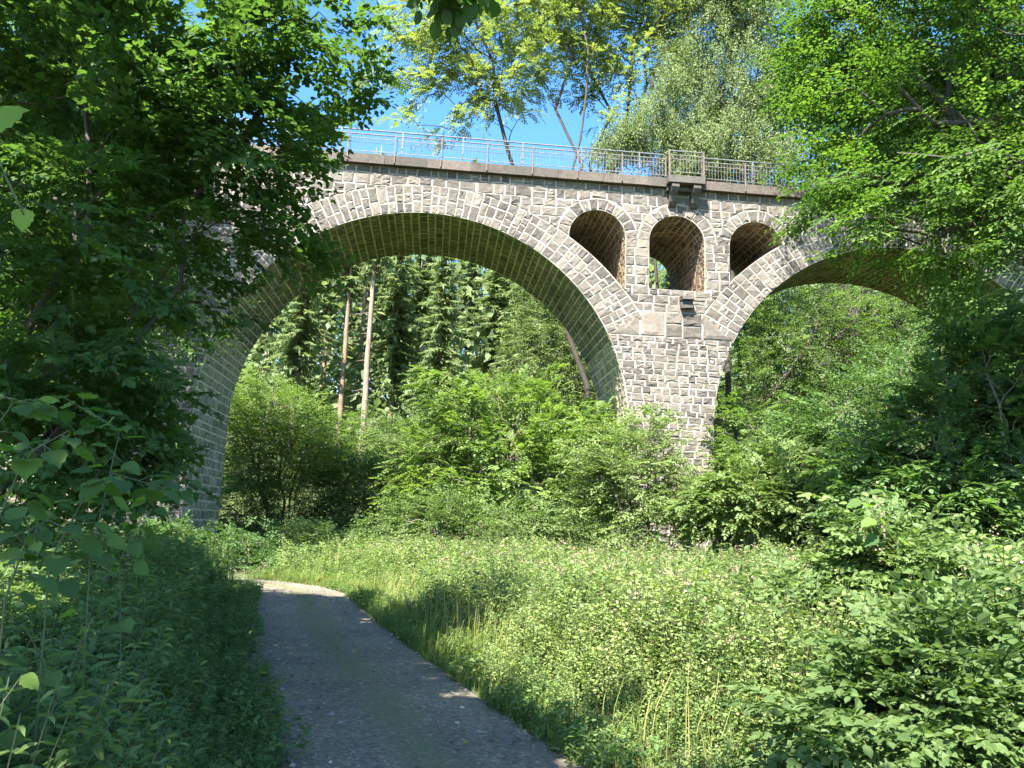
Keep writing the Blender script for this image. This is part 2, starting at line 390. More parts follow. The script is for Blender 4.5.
def path():
    T, Nn = path_frames()
    K = 13
    ws = np.linspace(-1, 1, K)
    V = []
    for k, w in enumerate(ws):
        jl = 0.07 * np.sin(np.arange(len(PL)) * 1.7 + 3 * w) * (abs(w) > 0.99)
        off = (w * PW + jl)
        P = PL + Nn * (off if np.ndim(off) == 0 else off[:, None])
        z = 0.035 - 0.03 * w * w * w * w - 0.018 * np.exp(-((abs(w) - 0.5) / 0.18) ** 2) + (-0.05 if abs(w) > 0.99 else 0)
        V.append(np.column_stack([P, np.full(len(P), z) + hgt(P[:, 0], P[:, 1]) * 1.0 + 0.02]))
    V = np.stack(V, 1)                   # (n,K,3)
    n = len(PL)
    i = np.arange(n - 1)[:, None] * K + np.arange(K - 1)[None, :]
    q = np.stack([i, i + K, i + K + 1, i + 1], -1).reshape(-1, 4)
    wattr = np.tile((ws + 1) / 2, n)
    m, nt, out = new_mat('gravel_path')
    g = N(nt, 'ShaderNodeNewGeometry'); a = N(nt, 'ShaderNodeAttribute', attribute_name='rnd')
    nb = N(nt, 'ShaderNodeTexNoise', i_Scale=0.9, i_Detail=6.0, i_Roughness=0.65); nt.links.new(g.outputs['Position'], nb.inputs['Vector'])
    ns = N(nt, 'ShaderNodeTexNoise', i_Scale=55.0, i_Detail=4.0, i_Roughness=0.7); nt.links.new(g.outputs['Position'], ns.inputs['Vector'])
    vo = N(nt, 'ShaderNodeTexVoronoi', i_Scale=38.0); nt.links.new(g.outputs['Position'], vo.inputs['Vector'])
    r1 = ramp(nt, [(0.3, (0.112, 0.096, 0.068)), (0.58, (0.172, 0.146, 0.103)), (0.75, (0.215, 0.176, 0.115))]); nt.links.new(nb.outputs[0], r1.inputs[0])
    sep = N(nt, 'ShaderNodeSeparateColor'); nt.links.new(vo.outputs['Color'], sep.inputs[0])
    r2 = ramp(nt, [(0.0, (0.55, 0.55, 0.56)), (0.55, (0.95, 0.95, 0.95)), (0.9, (1.15, 1.13, 1.1)), (1.0, (1.9, 1.85, 1.75))]); nt.links.new(sep.outputs[0], r2.inputs[0])
    mx = N(nt, 'ShaderNodeMix', data_type='RGBA', blend_type='MULTIPLY'); mx.inputs[0].default_value = 1
    nt.links.new(r1.outputs[0], mx.inputs[6]); nt.links.new(r2.outputs[0], mx.inputs[7])
    # mossy middle strip between the wheel tracks and mossy edges
    mid = ramp(nt, [(0.0, (1, 1, 1)), (0.06, (0.1, 0.1, 0.1)), (0.34, (0, 0, 0)), (0.5, (0.85, 0.85, 0.85)), (0.66, (0, 0, 0)), (0.93, (0.1, 0.1, 0.1)), (1.0, (1, 1, 1))]); nt.links.new(a.outputs['Fac'], mid.inputs[0])
    mr = N(nt, 'ShaderNodeMapRange', i_1=0.36, i_2=0.56); nt.links.new(nb.outputs[0], mr.inputs[0])
    mu = N(nt, 'ShaderNodeMath', operation='MULTIPLY'); nt.links.new(mid.outputs[0], mu.inputs[0]); nt.links.new(mr.outputs[0], mu.inputs[1])
    m2 = N(nt, 'ShaderNodeMix', data_type='RGBA'); nt.links.new(mu.outputs[0], m2.inputs[0]); nt.links.new(mx.outputs[2], m2.inputs[6]); m2.inputs[7].default_value = (0.10, 0.115, 0.04, 1)
    p = N(nt, 'ShaderNodeBsdfPrincipled', i_Roughness=0.9); nt.links.new(m2.outputs[2], p.inputs['Base Color'])
    b1 = N(nt, 'ShaderNodeBump', i_Strength=0.6, i_Distance=0.012); nt.links.new(ns.outputs[0], b1.inputs['Height'])
    b2 = N(nt, 'ShaderNodeBump', i_Strength=0.5, i_Distance=0.05); nt.links.new(nb.outputs[0], b2.inputs['Height']); nt.links.new(b1.outputs[0], b2.inputs['Normal'])
    nt.links.new(b2.outputs[0], p.inputs['Normal'])
    nt.links.new(p.outputs[0], out.inputs[0])
    mb = MB(); mb.add_many(V.reshape(-1, 3), q, 0, wattr)
    tag(mb.build('path', m, smooth=True), kind='structure')
    # loose stones and litter
    mb = MB()
    k = 2600
    idx = rng.integers(8, len(PL) - 24, k)
    w = rng.uniform(-1, 1, k); w = np.sign(w) * np.abs(w) ** 0.7
    P = PL[idx] + T[idx] * rng.uniform(-0.3, 0.3, k)[:, None] + Nn[idx] * (w * PW * 1.02)[:, None]
    z = hgt(P[:, 0], P[:, 1]) + 0.04
    s = rng.gamma(2.0, 0.005, k) + 0.005
    O = np.array([[1, 0, 0], [0, 1, 0], [-1, 0, 0], [0, -1, 0], [0, 0, 0.7], [0, 0, -0.7]], float)
    ang = rng.uniform(0, 6.28, k); ca, sa = np.cos(ang), np.sin(ang)
    Vv = O[None] * (s[:, None, None] * rng.uniform(0.6, 1.3, (k, 6, 1)))
    Vr = np.stack([Vv[..., 0] * ca[:, None] - Vv[..., 1] * sa[:, None], Vv[..., 0] * sa[:, None] + Vv[..., 1] * ca[:, None], Vv[..., 2]], -1)
    Vr = Vr + np.column_stack([P, z])[:, None, :]
    tri = np.array([(0, 1, 4), (1, 2, 4), (2, 3, 4), (3, 0, 4), (1, 0, 5), (2, 1, 5), (3, 2, 5), (0, 3, 5)])
    q = (np.arange(k)[:, None, None] * 6 + tri[None]).reshape(-1, 3)
    mb.add_many(Vr.reshape(-1, 3), q, 0, np.repeat(rng.uniform(0, 1, k), 6))
    gm = stone_mat('gravel_stone', [(0, (0.08, 0.08, 0.08)), (0.6, (0.20, 0.19, 0.18)), (0.93, (0.26, 0.24, 0.21)), (1, (0.5, 0.47, 0.40))])
    tag(mb.build('loose_gravel', gm), 'loose grey gravel scattered over the dark path', 'gravel', kind='stuff')


# ------------------------------------------------------------------ the viaduct
def WP(s, z, o=0.0):
    """point of the viaduct: s along it, z up, o out of the front face (towards the camera)"""
    return bn * (BD - o) + be * s + bz * z


def WPa(A):
    A = np.asarray(A, float)
    return bn[None] * (BD - A[:, 2:3]) + be[None] * A[:, 0:1] + bz[None] * A[:, 1:2]


def clip(poly, nx, ny, c):
    out = []
    k = len(poly)
    for i in range(k):
        a = poly[i]; b = poly[(i + 1) % k]
        da = nx * a[0] + ny * a[1] - c; db = nx * b[0] + ny * b[1] - c
        if da <= 0: out.append(a)
        if (da < 0 < db) or (db < 0 < da):
            t = da / (da - db); out.append((a[0] + t * (b[0] - a[0]), a[1] + t * (b[1] - a[1])))
    return out


def area(p): return 0.5 * abs(sum(p[i][0] * p[(i + 1) % len(p)][1] - p[(i + 1) % len(p)][0] * p[i][1] for i in range(len(p))))


def stone(mb, poly, fmap, g=0.035, bulge=0.05, mat=0, rough=1.0):
    """one dressed stone: polygon in 2-D -> pillowed broken face standing in a mortar joint"""
    if len(poly) < 3 or area(poly) < 0.006: return
    P = np.array(poly, float)
    # resample long edges
    Q = []
    for i in range(len(P)):
        a, b = P[i], P[(i + 1) % len(P)]
        L = np.hypot(*(b - a))
        if L < 0.03: continue
        Q.append(a)
        if L > 0.2: Q.append(a + (b - a) * random.uniform(0.4, 0.6))
    if len(Q) < 3: return
    P = np.array(Q); c = P.mean(0)
    D = P - c; r = np.linalg.norm(D, axis=1)[:, None]
    P0 = c + D * np.clip((r - g) / r, 0.3, 1) + rng.normal(0, 0.010 * rough, P.shape)
    k = len(P)
    bu = bulge * random.uniform(0.4, 1.2)
    P1 = c + (P0 - c) * 0.94; P2 = c + (P0 - c) * random.uniform(0.55, 0.75) + rng.normal(0, 0.015 * rough, P.shape)
    h0 = np.full(k, -0.03); h1 = np.clip(bu * 0.7 + rng.normal(0, 0.006 * rough, k), 0.008, None); h2 = np.clip(bu + rng.normal(0, 0.012 * rough, k), 0.01, None)
    A = np.vstack([np.column_stack([P0, h0]), np.column_stack([P1, h1]), np.column_stack([P2, h2]), [[c[0], c[1], bu + random.gauss(0, 0.012) * rough]]])
    F_ = []
    for i in range(k):
        j = (i + 1) % k
        F_ += [(i, j, k + j, k + i), (k + i, k + j, 2 * k + j, 2 * k + i), (2 * k + i, 2 * k + j, 3 * k)]
    mb.add(fmap(A), F_, mat, min(1, max(0, random.gauss(0.5, 0.30))))


A0, A1S, RI, ZC = -0.85, 19.5, 8.42, 5.78          # arch centres, inner radius, springing height
RE, ZE = 10.48, 4.92                                # outside of the arch ring
TOP, WID = 16.07, 5.0
SK0, SK1 = 9.57, 10.66
SMALL = [(6.17, 1.2, 13.70), (9.58, 1.2, 13.70), (13.06, 1.2, 13.70)]
SILL = 11.62
RS = 0.52
CENT = [A0, A1S]
S_L, S_R = -26.0, 42.0
GLOW = -1.5


def ext_z(s, c):
    d = RE * RE - (s - c) ** 2
    return ZE + math.sqrt(d) if d > 0 else -99


def outside(poly, cx, cz, R, g):
    P = np.array(poly); d = np.hypot(P[:, 0] - cx, P[:, 1] - cz)
    if d.max() < R: return []
    if d.min() > R + 0.02: return poly
    m = P.mean(0); u = np.array([m[0] - cx, m[1] - cz]); u /= np.linalg.norm(u)
    return clip(poly, -u[0], -u[1], -(u[0] * cx + u[1] * cz + R))


def wall_poly(poly):
    """cut a wall stone to the arches and openings"""
    for c in CENT:
        if not poly: return poly
        zz = np.mean([p[1] for p in poly])
        if zz > SK1 - 0.02:
            poly = outside(poly, c, ZE, RE, 0)
        elif zz > ZC: poly = outside(poly, c, ZC, RI, 0)
        else:
            m = np.mean([p[0] for p in poly])
            if m <= c: poly = clip(poly, 1, 0, c - RI)
            else: poly = clip(poly, -1, 0, -(c + RI))
            if poly and len(poly) >= 3:
                m = np.mean([p[0] for p in poly])
                if abs(m - c) < RI: return []
    for c, r, zs in SMALL:
        if not poly or len(poly) < 3: return []
        m = np.mean(np.array(poly), 0)
        if m[1] >= zs: poly = outside(poly, c, zs, r + RS, 0)
        elif m[1] > SILL - 0.1:
            if c == SMALL[1][0] and c - r < m[0] < c + r and min(p[1] for p in poly) < SILL - 0.05:
                poly = clip(poly, 0, 1, SILL); continue
            if c - r < m[0] < c + r and max(p[0] for p in poly) < c + r and min(p[0] for p in poly) > c - r: return []
            if m[0] <= c: poly = clip(poly, 1, 0, c - r)
            else: poly = clip(poly, -1, 0, -(c + r))
    return poly


def courses(mb, z0, z1, s0, s1, hlo, hhi, wlo, whi, cut=True, fmap=WPa, **kw):
    z = z0
    while z < z1 - 0.05:
        h = random.uniform(hlo, hhi)
        if z1 - (z + h) < hlo * 0.7: h = z1 - z
        s = s0 - random.uniform(0, 0.3)
        while s < s1:
            w = random.uniform(wlo, whi)
            a, b = max(s, s0), min(s + w, s1)
            s += w
            if b - a < 0.08: continue
            zb, zt = z, z + h
            parts = [(zb, zt)]
            if h > 0.3 and random.random() < 0.16:
                q = random.uniform(0.4, 0.6); parts = [(zb, zb + h * q), (zb + h * q, zt)]
            for pb, pt in parts:
                j = lambda: random.gauss(0, 0.012)
                poly = [(a + j(), pb + j()), (b + j(), pb + j()), (b + j(), pt + j()), (a + j(), pt + j())]
                if cut: poly = wall_poly(poly)
                if poly and len(poly) >= 3: stone(mb, poly, fmap, **kw)
        z += h


def viaduct():
    org = WP(9.3, 0, 0); org[2] = 0
    root = empty('stone_viaduct', org, 'old grey basalt railway viaduct with tall round arches and three small openings', 'viaduct')
    G_ = 0.026
    # --- spandrel wall: mortar sheet cut to the openings + stones
    spm = MB()
    br = {S_L, S_R}
    for c in CENT:
        for q in (c - RI, c + RI): br.add(q)
        xe = math.sqrt(RE * RE - (SK1 - ZE) ** 2)
    for c, r, zs in SMALL: br.update([c - r, c + r])
    ss = sorted(set(list(np.round(np.arange(S_L, S_R, 0.12), 3)) + list(br)))
    for c in CENT:
        for k in range(1, 10): ss += [c - RI + 0.01 * k * k, c + RI - 0.01 * k * k]
    for c, r, zs in SMALL:
        for k in range(1, 6): ss += [c - r + 0.004 * k * k, c + r - 0.004 * k * k]
    ss = sorted(set(ss))
    pierm = MB()

    def low(s):
        for c in CENT:
            if abs(s - c) <= RI: return ZC + math.sqrt(max(0, RI * RI - (s - c) ** 2)) if abs(s - c) < RI - 1e-6 else ZC
        return None

    for off, flip in ((0.0, False), (-WID, True)):
        for a, b in zip(ss[:-1], ss[1:]):
            m = (a + b) / 2
            la, lb, lm = low(a), low(b), low(m)
            iv = []
            if lm is None: la = lb = GLOW
            else:
                la = la if la is not None else ZC; lb = lb if lb is not None else ZC
            op = next(((c, r, zs) for c, r, zs in SMALL if abs(m - c) < r), None)
            if op:
                c, r, zs = op
                ta = zs + math.sqrt(max(0, r * r - (a - c) ** 2)); tb = zs + math.sqrt(max(0, r * r - (b - c) ** 2))
                fa = max(SILL if c == SMALL[1][0] else 0, max(ext_z(a, q) for q in CENT)); fb = max(SILL if c == SMALL[1][0] else 0, max(ext_z(b, q) for q in CENT))
                fa = max(fa, la); fb = max(fb, lb)
                iv = [(la, fa, lb, fb), (max(ta, fa), TOP, max(tb, fb), TOP)]
            else: iv = [(la, TOP, lb, TOP)]
            for a0, a1, b0, b1 in iv:
                f = (0, 1, 2, 3) if not flip else (3, 2, 1, 0)
                spm.add(WPa([(a, a0, off), (b, b0, off), (b, b1, off), (a, a1, off)]), [f], 1)
    courses(spm, SK1, TOP - 0.30, S_L, S_R, 0.30, 0.44, 0.36, 0.74, g=G_, bulge=0.026)
    courses(spm, TOP - 0.30, TOP, S_L, S_R, 0.30, 0.30, 0.3, 0.6, g=G_, bulge=0.026)
    spm.build('spandrel_wall', [M['stone'], M['mortar']], root)

    # --- piers (and the walls beyond the far ends of the arches)
    def pier(s0, s1, lab=None):
        mb = MB()
        courses(mb, GLOW, SK0, s0, s1, 0.23, 0.33, 0.30, 0.62, bulge=0.026, g=G_)
        # big stones at the level of the skewbacks
        lo, hi = s0, s1
        for c in CENT:
            if s0 > c and s0 - c < 12: lo = max(lo, c + 8.86)
            if s1 < c + 1 and c - s1 < 12: hi = min(hi, c - 8.86)
        s = lo
        while s < hi - 0.1:
            w = min(random.uniform(0.55, 1.25), hi - s)
            if hi - s - w < 0.3: w = hi - s
            if random.random() < 0.5: stone(mb, [(s, SK0), (s + w, SK0), (s + w, SK1), (s, SK1)], WPa, g=G_, bulge=0.045)
            else:
                q = random.uniform(0.4, 0.62) * (SK1 - SK0)
                stone(mb, [(s, SK0), (s + w, SK0), (s + w, SK0 + q), (s, SK0 + q)], WPa, g=G_, bulge=0.045)
                stone(mb, [(s, SK0 + q), (s + w, SK0 + q), (s + w, SK1), (s, SK1)], WPa, g=G_, bulge=0.045)
            s += w
        for c in CENT:
            for sg in (1, -1):
                x0, x1 = c + sg * 7.55, c + sg * 8.86
                if lo - 2 < x1 < hi + 2:
                    stone(mb, [(x0, SK0), (x1, SK0), (x1, SK1)], WPa, g=G_, bulge=0.06)
        return mb.build('pier', [M['stone'], M['mortar']], root)

    pier(A0 + RI - 1.0, A1S - RI + 1.0)
    pier(S_L, A0 - RI + 1.0)
    pier(A1S + RI - 1.0, S_R)

    # --- arch rings
    for c in CENT:
        mb = MB()
        th = R_(26.6)
        while th < R_(153.4):
            dth = random.uniform(0.030, 0.050)
            t1 = min(th + dth, R_(153.4))
            if R_(153.4) - t1 < 0.02: t1 = R_(153.4)
            ro = []
            for t in (th, t1):
                dz = ZC - ZE; bq = math.sin(t) * dz
                ro.append(-bq + math.sqrt(bq * bq - dz * dz + RE * RE))
            n = max(2, int(round((ro[0] - RI) / random.uniform(0.32, 0.55))))
            cuts = np.linspace(0, 1, n + 1)
            cuts[1:-1] += rng.normal(0, 0.22 / n, n - 1) * 0.6
            cuts = np.sort(cuts)
            for q0, q1 in zip(cuts[:-1], cuts[1:]):
                if q1 - q0 < 0.1: continue
                pp = []
                for t, r_, q in ((th, ro[0], q0), (t1, ro[1], q0), (t1, ro[1], q1), (th, ro[0], q1)):
                    rr = RI + (r_ - RI) * q
                    pp.append((c + math.cos(t) * rr, ZC + math.sin(t) * rr))
                stone(mb, pp, WPa, g=0.027, bulge=0.026)
            th = t1
        mb.build('arch_ring', [M['stone'], M['mortar']], root)

    # --- soffits: courses running through the arch
    def barrel(name, c, r, zs, side_lo, mats, hlo=0.26, hhi=0.42, side_hi=None, nseg=60):
        """half tube of radius r on vertical sides; h grows into the opening"""
        mb = MB()
        SIDE = 0.42
        HALF = math.pi * r
        side_hi = side_lo if side_hi is None else side_hi

        def fm(A):
            A = np.asarray(A, float)
            out = []
            for a, t, h in A:
                if a < 0: out.append((c + r - h, zs + a, -t))
                elif a > HALF: out.append((c - r + h, zs - (a - HALF), -t))
                else:
                    w = a / r; out.append((c + math.cos(w) * (r - h), zs + math.sin(w) * (r - h), -t))
            return WPa(out)
        arr = list(np.linspace(-(zs - side_lo), 0, 6)) + list(np.linspace(0, HALF, nseg))[1:] + list(np.linspace(HALF, HALF + zs - side_hi, 6))[1:]
        for a, b in zip(arr[:-1], arr[1:]):
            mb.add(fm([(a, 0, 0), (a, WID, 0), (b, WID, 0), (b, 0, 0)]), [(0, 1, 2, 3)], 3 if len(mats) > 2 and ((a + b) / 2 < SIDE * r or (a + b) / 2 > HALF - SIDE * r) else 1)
        a = -(zs - side_lo)
        while a < HALF + (zs - side_hi) - 0.1:
            h = min(random.uniform(hlo, hhi), HALF + zs - side_hi - a); t = -random.uniform(0, 0.3)
            while t < WID:
                w = random.uniform(0.28, 0.62)
                p0, p1 = max(t, 0.02), min(t + w, WID - 0.02); t += w
                if p1 - p0 > 0.08:
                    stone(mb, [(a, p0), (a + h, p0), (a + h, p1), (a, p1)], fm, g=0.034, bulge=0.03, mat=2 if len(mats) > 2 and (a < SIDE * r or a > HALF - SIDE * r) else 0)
            a += h
        mb.build(name, mats, root)

    for c in CENT: barrel('arch_barrel', c, RI, ZC, GLOW, [M['soffit_stone'], M['soffit_mortar'], M['bounce_lit_side_stone'], M['bounce_lit_side_mortar']])
    for c, r, zs in SMALL:
        lo, hi_ = [(SILL if c == SMALL[1][0] else max(ext_z(q, w_) for w_ in CENT)) - 0.04 for q in (c + r, c - r)]
        lo, hi_ = min(lo, zs - 0.05), min(hi_, zs - 0.05)
        barrel('small_arch_barrel', c, r, zs, lo, [M['brown_stone'], M['brown_mortar']], 0.2, 0.32, hi_, nseg=28)
        mb = MB()
        # ring of voussoirs round the opening
        n = 12
        tt = np.linspace(0, math.pi, n + 1) + np.concatenate([[0], rng.normal(0, 0.02, n - 1), [0]])
        for t0, t1 in zip(tt[:-1], tt[1:]):
            r1 = r + RS + random.uniform(-0.05, 0.05)
            poly = [(c + math.cos(t) * q, zs + math.sin(t) * q) for t, q in ((t0, r), (t1, r), (t1, r1), (t0, r1))]
            for q in CENT:
                if poly: poly = outside(poly, q, ZE, RE, 0)
            if poly: stone(mb, poly, WPa, g=0.034, bulge=0.03)
        mb.build('small_arch_ring', [M['stone'], M['mortar']], root)
        # floor of the opening
        fl = MB()
        xs = np.linspace(c - r, c + r, 15)
        zf = [max(SILL if c == SMALL[1][0] else 0, max(ext_z(x, q) for q in CENT)) for x in xs]
        for x0, x1, z0, z1 in zip(xs[:-1], xs[1:], zf[:-1], zf[1:]):
            fl.add(WPa([(x0, z0, -0.003), (x1, z1, -0.003), (x1, z1, -WID), (x0, z0, -WID)]), [(0, 1, 2, 3)], 0)
        fl.build('opening_floor', [M['brown_mortar']], root)

    # --- kerb course that carries the railing, and the deck
    ax = np.array([be, bn, bz])
    mb = MB()
    s = S_L
    BL, BRR = 9.02, 10.60
    while s < S_R:
        w = random.uniform(1.7, 2.0); s2 = min(s + w, S_R)
        mb.box(WP((s + s2) / 2, 16.27, 0.0), (s2 - s - 0.012, 0.5, 0.40), ax, 0, random.random(), 0.004)
        s = s2
    mb.build('kerb_course', [M['kerb']], root)
    mb = MB()
    s = S_L
    while s < S_R:
        s2 = min(s + 3, S_R)
        mb.box(WP((s + s2) / 2, 16.30, -WID), (s2 - s - 0.012, 0.5, 0.46), ax, 0, random.random(), 0.004)
        s = s2
    mb.build('rear_kerb_course', [M['kerb']], root)
    mb = MB(); mb.box(WP((S_L + S_R) / 2, 16.16, -WID / 2), (S_R - S_L, WID - 0.5, 0.17), ax)
    mb.build('deck', [M['kerb']], root)

    # --- refuge balcony on two corbels
    mb = MB()
    OUT = 0.42
    mb.box(WP((BL + BRR) / 2, 16.275, 0.25 + OUT / 2), (BRR - BL, OUT, 0.30), ax, 0, 0.6, 0.006)
    for sc_ in (BL + 0.32, BRR - 0.32):
        prof = [(0.0, 16.085), (0.62, 16.085), (0.62, 15.94), (0.52, 15.80), (0.36, 15.68), (0.26, 15.42), (0.10, 15.25), (0.0, 15.22)]
        k = len(prof)
        V = [(sc_ - 0.16, z, o) for o, z in prof] + [(sc_ + 0.16, z, o) for o, z in prof]
        mb.add(WPa(V), [tuple(range(k))[::-1], tuple(range(k, 2 * k))] + [(i, (i + 1) % k, k + (i + 1) % k, k + i) for i in range(k)], 0, 0.3)
    mb.box(WP((BL + BRR) / 2, 15.98, 0.16), (BRR - BL - 0.1, 0.32, 0.16), ax, 0, 0.4, 0.006)
    bal = mb.build('balcony', [M['dark_stone']], root)

    mb = MB()
    mb.box(WP(9.93, 11.22, 0.16), (0.50, 0.46, 0.14), ax, 0, 0.8, 0.012)
    mb.box(WP(9.93, 10.98, 0.10), (0.44, 0.30, 0.34), ax, 0, 0.1, 0.012)
    mb.build('drain_spout', [M['dark_stone']], root)

    # --- railing
    rail = MB()                                            # the light panel bars are the railing's own mesh
    ZB, ZT, ZL = 16.60, 17.70, 17.36
    of, og = 0.19, -0.12

    def bars(s0, s1, o, z0, z1, step=0.135):
        for x in np.arange(s0 + step / 2, s1, step):
            rail.tube([WP(x, z0, o), WP(x, z1, o)], 0.008, 4, 0, 0.5, False)

    def run(s0, s1, o):
        bars(s0, s1, o, ZB, ZL)
        for z in (ZB, (ZB * 0.25 + ZL * 0.75), ZL):
            rail.box(WP((s0 + s1) / 2, z, o), (s1 - s0, 0.03, 0.022), ax)
    run(S_L, BL, of); run(BRR, S_R, of); run(BL + 0.04, BRR - 0.04, 0.25 + OUT - 0.07)
    for sx in (BL + 0.04, BRR - 0.04):
        for z in (ZB, ZL, ZT - 0.16):
            rail.box(WP(sx, z, (of + 0.25 + OUT - 0.07) / 2), (0.03, 0.25 + OUT - 0.07 - of, 0.03), ax)
    rl = rail.build('railing', [M['paint']], root)
    mb = MB()
    for s0, s1, o in ((S_L, BL + 0.02, og), (BRR - 0.02, S_R, og)):
        mb.tube([WP(s0, ZT, o), WP(s1, ZT, o)], 0.032, 8)
        mb.tube([WP(s0, ZT - 0.2, o), WP(s1, ZT - 0.2, o)], 0.016, 6)
        mb.tube([WP(s0, ZT - 0.55, o), WP(s1, ZT - 0.55, o)], 0.012, 6)
    mb.tube([WP(BL + 0.02, ZT - 0.16, 0.25 + OUT - 0.07), WP(BRR - 0.02, ZT - 0.16, 0.25 + OUT - 0.07)], 0.03, 8)
    mb.build('handrail', [M['zinc']], rl)
    mb = MB(); ob = -WID + 0.15
    mb.tube([WP(S_L, ZT, ob), WP(S_R, ZT, ob)], 0.03, 8)
    for z in (ZB, ZL): mb.box(WP((S_L + S_R) / 2, z, ob), (S_R - S_L, 0.03, 0.025), ax)
    for x in np.arange(S_L + 1, S_R, 2.5): mb.box(WP(x, (16.53 + ZT) / 2, ob), (0.05, 0.05, ZT - 16.53), ax)
    mb.build('rear_railing', [M['zinc']], root)
    for x in list(np.arange(BL - 1.9 * 14, BL - 0.5, 1.9)) + [BL] + [BRR] + list(np.arange(BRR + 1.9, S_R, 1.9)):
        p = MB()
        edge = x in (BL, BRR)
        o = 0.25 + 0.032 if not edge else of + 0.03
        z0 = 16.12 if not edge else 16.53
        p.box(WP(x, (z0 + ZL) / 2 + 0.02, o), (0.05, 0.05, ZL - z0 + 0.04), ax)
        p.build('rail_post', [M['rust']], rl)
    for x in (BL + 0.05, BRR - 0.05):
        p = MB(); p.box(WP(x, (16.45 + ZT - 0.16) / 2, 0.25 + OUT - 0.07), (0.06, 0.06, ZT - 0.16 - 16.45), ax); p.build('rail_post', [M['rust']], rl)
    for x in np.arange(S_L + 1.2, S_R, 2.52):
        if BL - 0.3 < x < BRR + 0.3: continue
        p = MB(); p.box(WP(x, (16.53 + ZT) / 2, og), (0.05, 0.07, ZT - 16.53), ax); p.build('rail_upright', [M['zinc']], rl)
    return root


# ------------------------------------------------------------------ leaves
T_RHOMB = (np.array([(0, 0, 0), (0.45, 0.33, 0.04), (1, 0, -0.02), (0.45, -0.33, 0.04)], float), np.array([(0, 1, 2, 3)]))
T_OVATE = (np.array([(0, 0, 0), (0.22, 0.27, 0.05), (0.62, 0.27, 0.05), (1, 0, -0.06), (0.62, -0.27, 0.05), (0.22, -0.27, 0.05)], float), np.array([(0, 3, 2, 1), (0, 5, 4, 3)]))
T_ROUND = (np.array([(0, 0, 0), (0.08, 0.28, 0.05), (0.42, 0.42, 0.06), (0.76, 0.30, 0.03), (1.0, 0, -0.07), (0.76, -0.30, 0.03), (0.42, -0.42, 0.06), (0.08, -0.28, 0.05)], float),
           np.array([(0, 4, 2, 1), (4, 3, 2, 2), (0, 7, 6, 4), (4, 6, 5, 5)]))
# a three-lobed maple leaf
T_MAPLE = (np.array([(0, 0, 0), (0.10, 0.30, 0.03), (0.42, 0.50, 0.0), (0.48, 0.22, 0.05), (0.70, 0.26, 0.03), (1.0, 0.0, -0.08), (0.70, -0.26, 0.03), (0.48, -0.22, 0.05), (0.42, -0.50, 0.0), (0.10, -0.30, 0.03)], float),
           np.array([(0, 3, 2, 1), (0, 5, 4, 3), (0, 7, 6, 5), (0, 9, 8, 7)]))
T_NETTLE = (np.array([(0, 0, 0), (0.2, 0.2, 0.05), (0.55, 0.16, 0.05), (1, 0, -0.12), (0.55, -0.16, 0.05), (0.2, -0.2, 0.05)], float), np.array([(0, 3, 2, 1), (0, 5, 4, 3)]))
T_LANCE = (np.array([(0, 0, 0), (0.4, 0.15, 0.03), (1, 0, -0.08), (0.4, -0.15, 0.03)], float), np.array([(0, 2, 1, 1), (0, 3, 2, 2)]))


def serr_leaf(n=9, w=0.42):
    """a broad toothed leaf for the ones close to the lens"""
    V = [(0, 0, 0)]; Lft = []; Rgt = []; mid = [0]
    xs = np.linspace(0.0, 1.0, n)
    for i, x in enumerate(xs[1:-1]):
        y = w * (math.sin(math.pi * x ** 0.62) ** 0.75) * (1.06 if i % 2 else 0.94)
        V.append((x, 0, -0.10 * x * x)); mid.append(len(V) - 1)
        V.append((x + 0.02, y, 0.07 - 0.12 * x * x + 0.02 * (-1) ** i)); Lft.append(len(V) - 1)
        V.append((x + 0.02, -y, 0.07 - 0.12 * x * x + 0.02 * (-1) ** i)); Rgt.append(len(V) - 1)
    V.append((1.04, 0, -0.14)); mid.append(len(V) - 1)
    Fq = []
    for i in range(len(Lft) - 1):
        Fq += [(mid[i + 1], mid[i + 2], Lft[i + 1], Lft[i]), (mid[i + 1], Rgt[i], Rgt[i + 1], mid[i + 2])]
    Fq += [(0, mid[1], Lft[0], Lft[0]), (0, Rgt[0], mid[1], mid[1]), (mid[-2], mid[-1], Lft[-1], Lft[-1]), (mid[-2], Rgt[-1], mid[-1], mid[-1])]
    return (np.array(V, float), np.array(Fq))


T_SERR = serr_leaf()


def nrm(A): return A / (np.linalg.norm(A, axis=-1, keepdims=True) + 1e-9)


def put_leaves(mb, tpl, P, D, Nn, S, rnd, mat=0):
    """many leaves at once; repeated last index in a face = triangle"""
    TV, TF = tpl
    if len(P) == 0: return
    D = nrm(D); Y = nrm(np.cross(Nn, D)); Z = np.cross(D, Y)
    V = P[:, None, :] + S[:, None, None] * (TV[None, :, 0:1] * D[:, None, :] + TV[None, :, 1:2] * Y[:, None, :] + TV[None, :, 2:3] * Z[:, None, :])
    k = len(TV); n = len(P)
    base = mb.n
    tri = TF[:, 2] == TF[:, 3]
    mb.V.append(V.reshape(-1, 3)); mb.A.append(np.repeat(rnd, k)); mb.n += n * k
    off = base + np.arange(n)[:, None, None] * k
    for sel, w in ((~tri, 4), (tri, 3)):
        if sel.any():
            q = (off + TF[sel][None, :, :w]).reshape(-1, w)
            mb.L.append(q.ravel()); mb.S.append(np.full(len(q), w)); mb.M.append(np.full(len(q), mat))


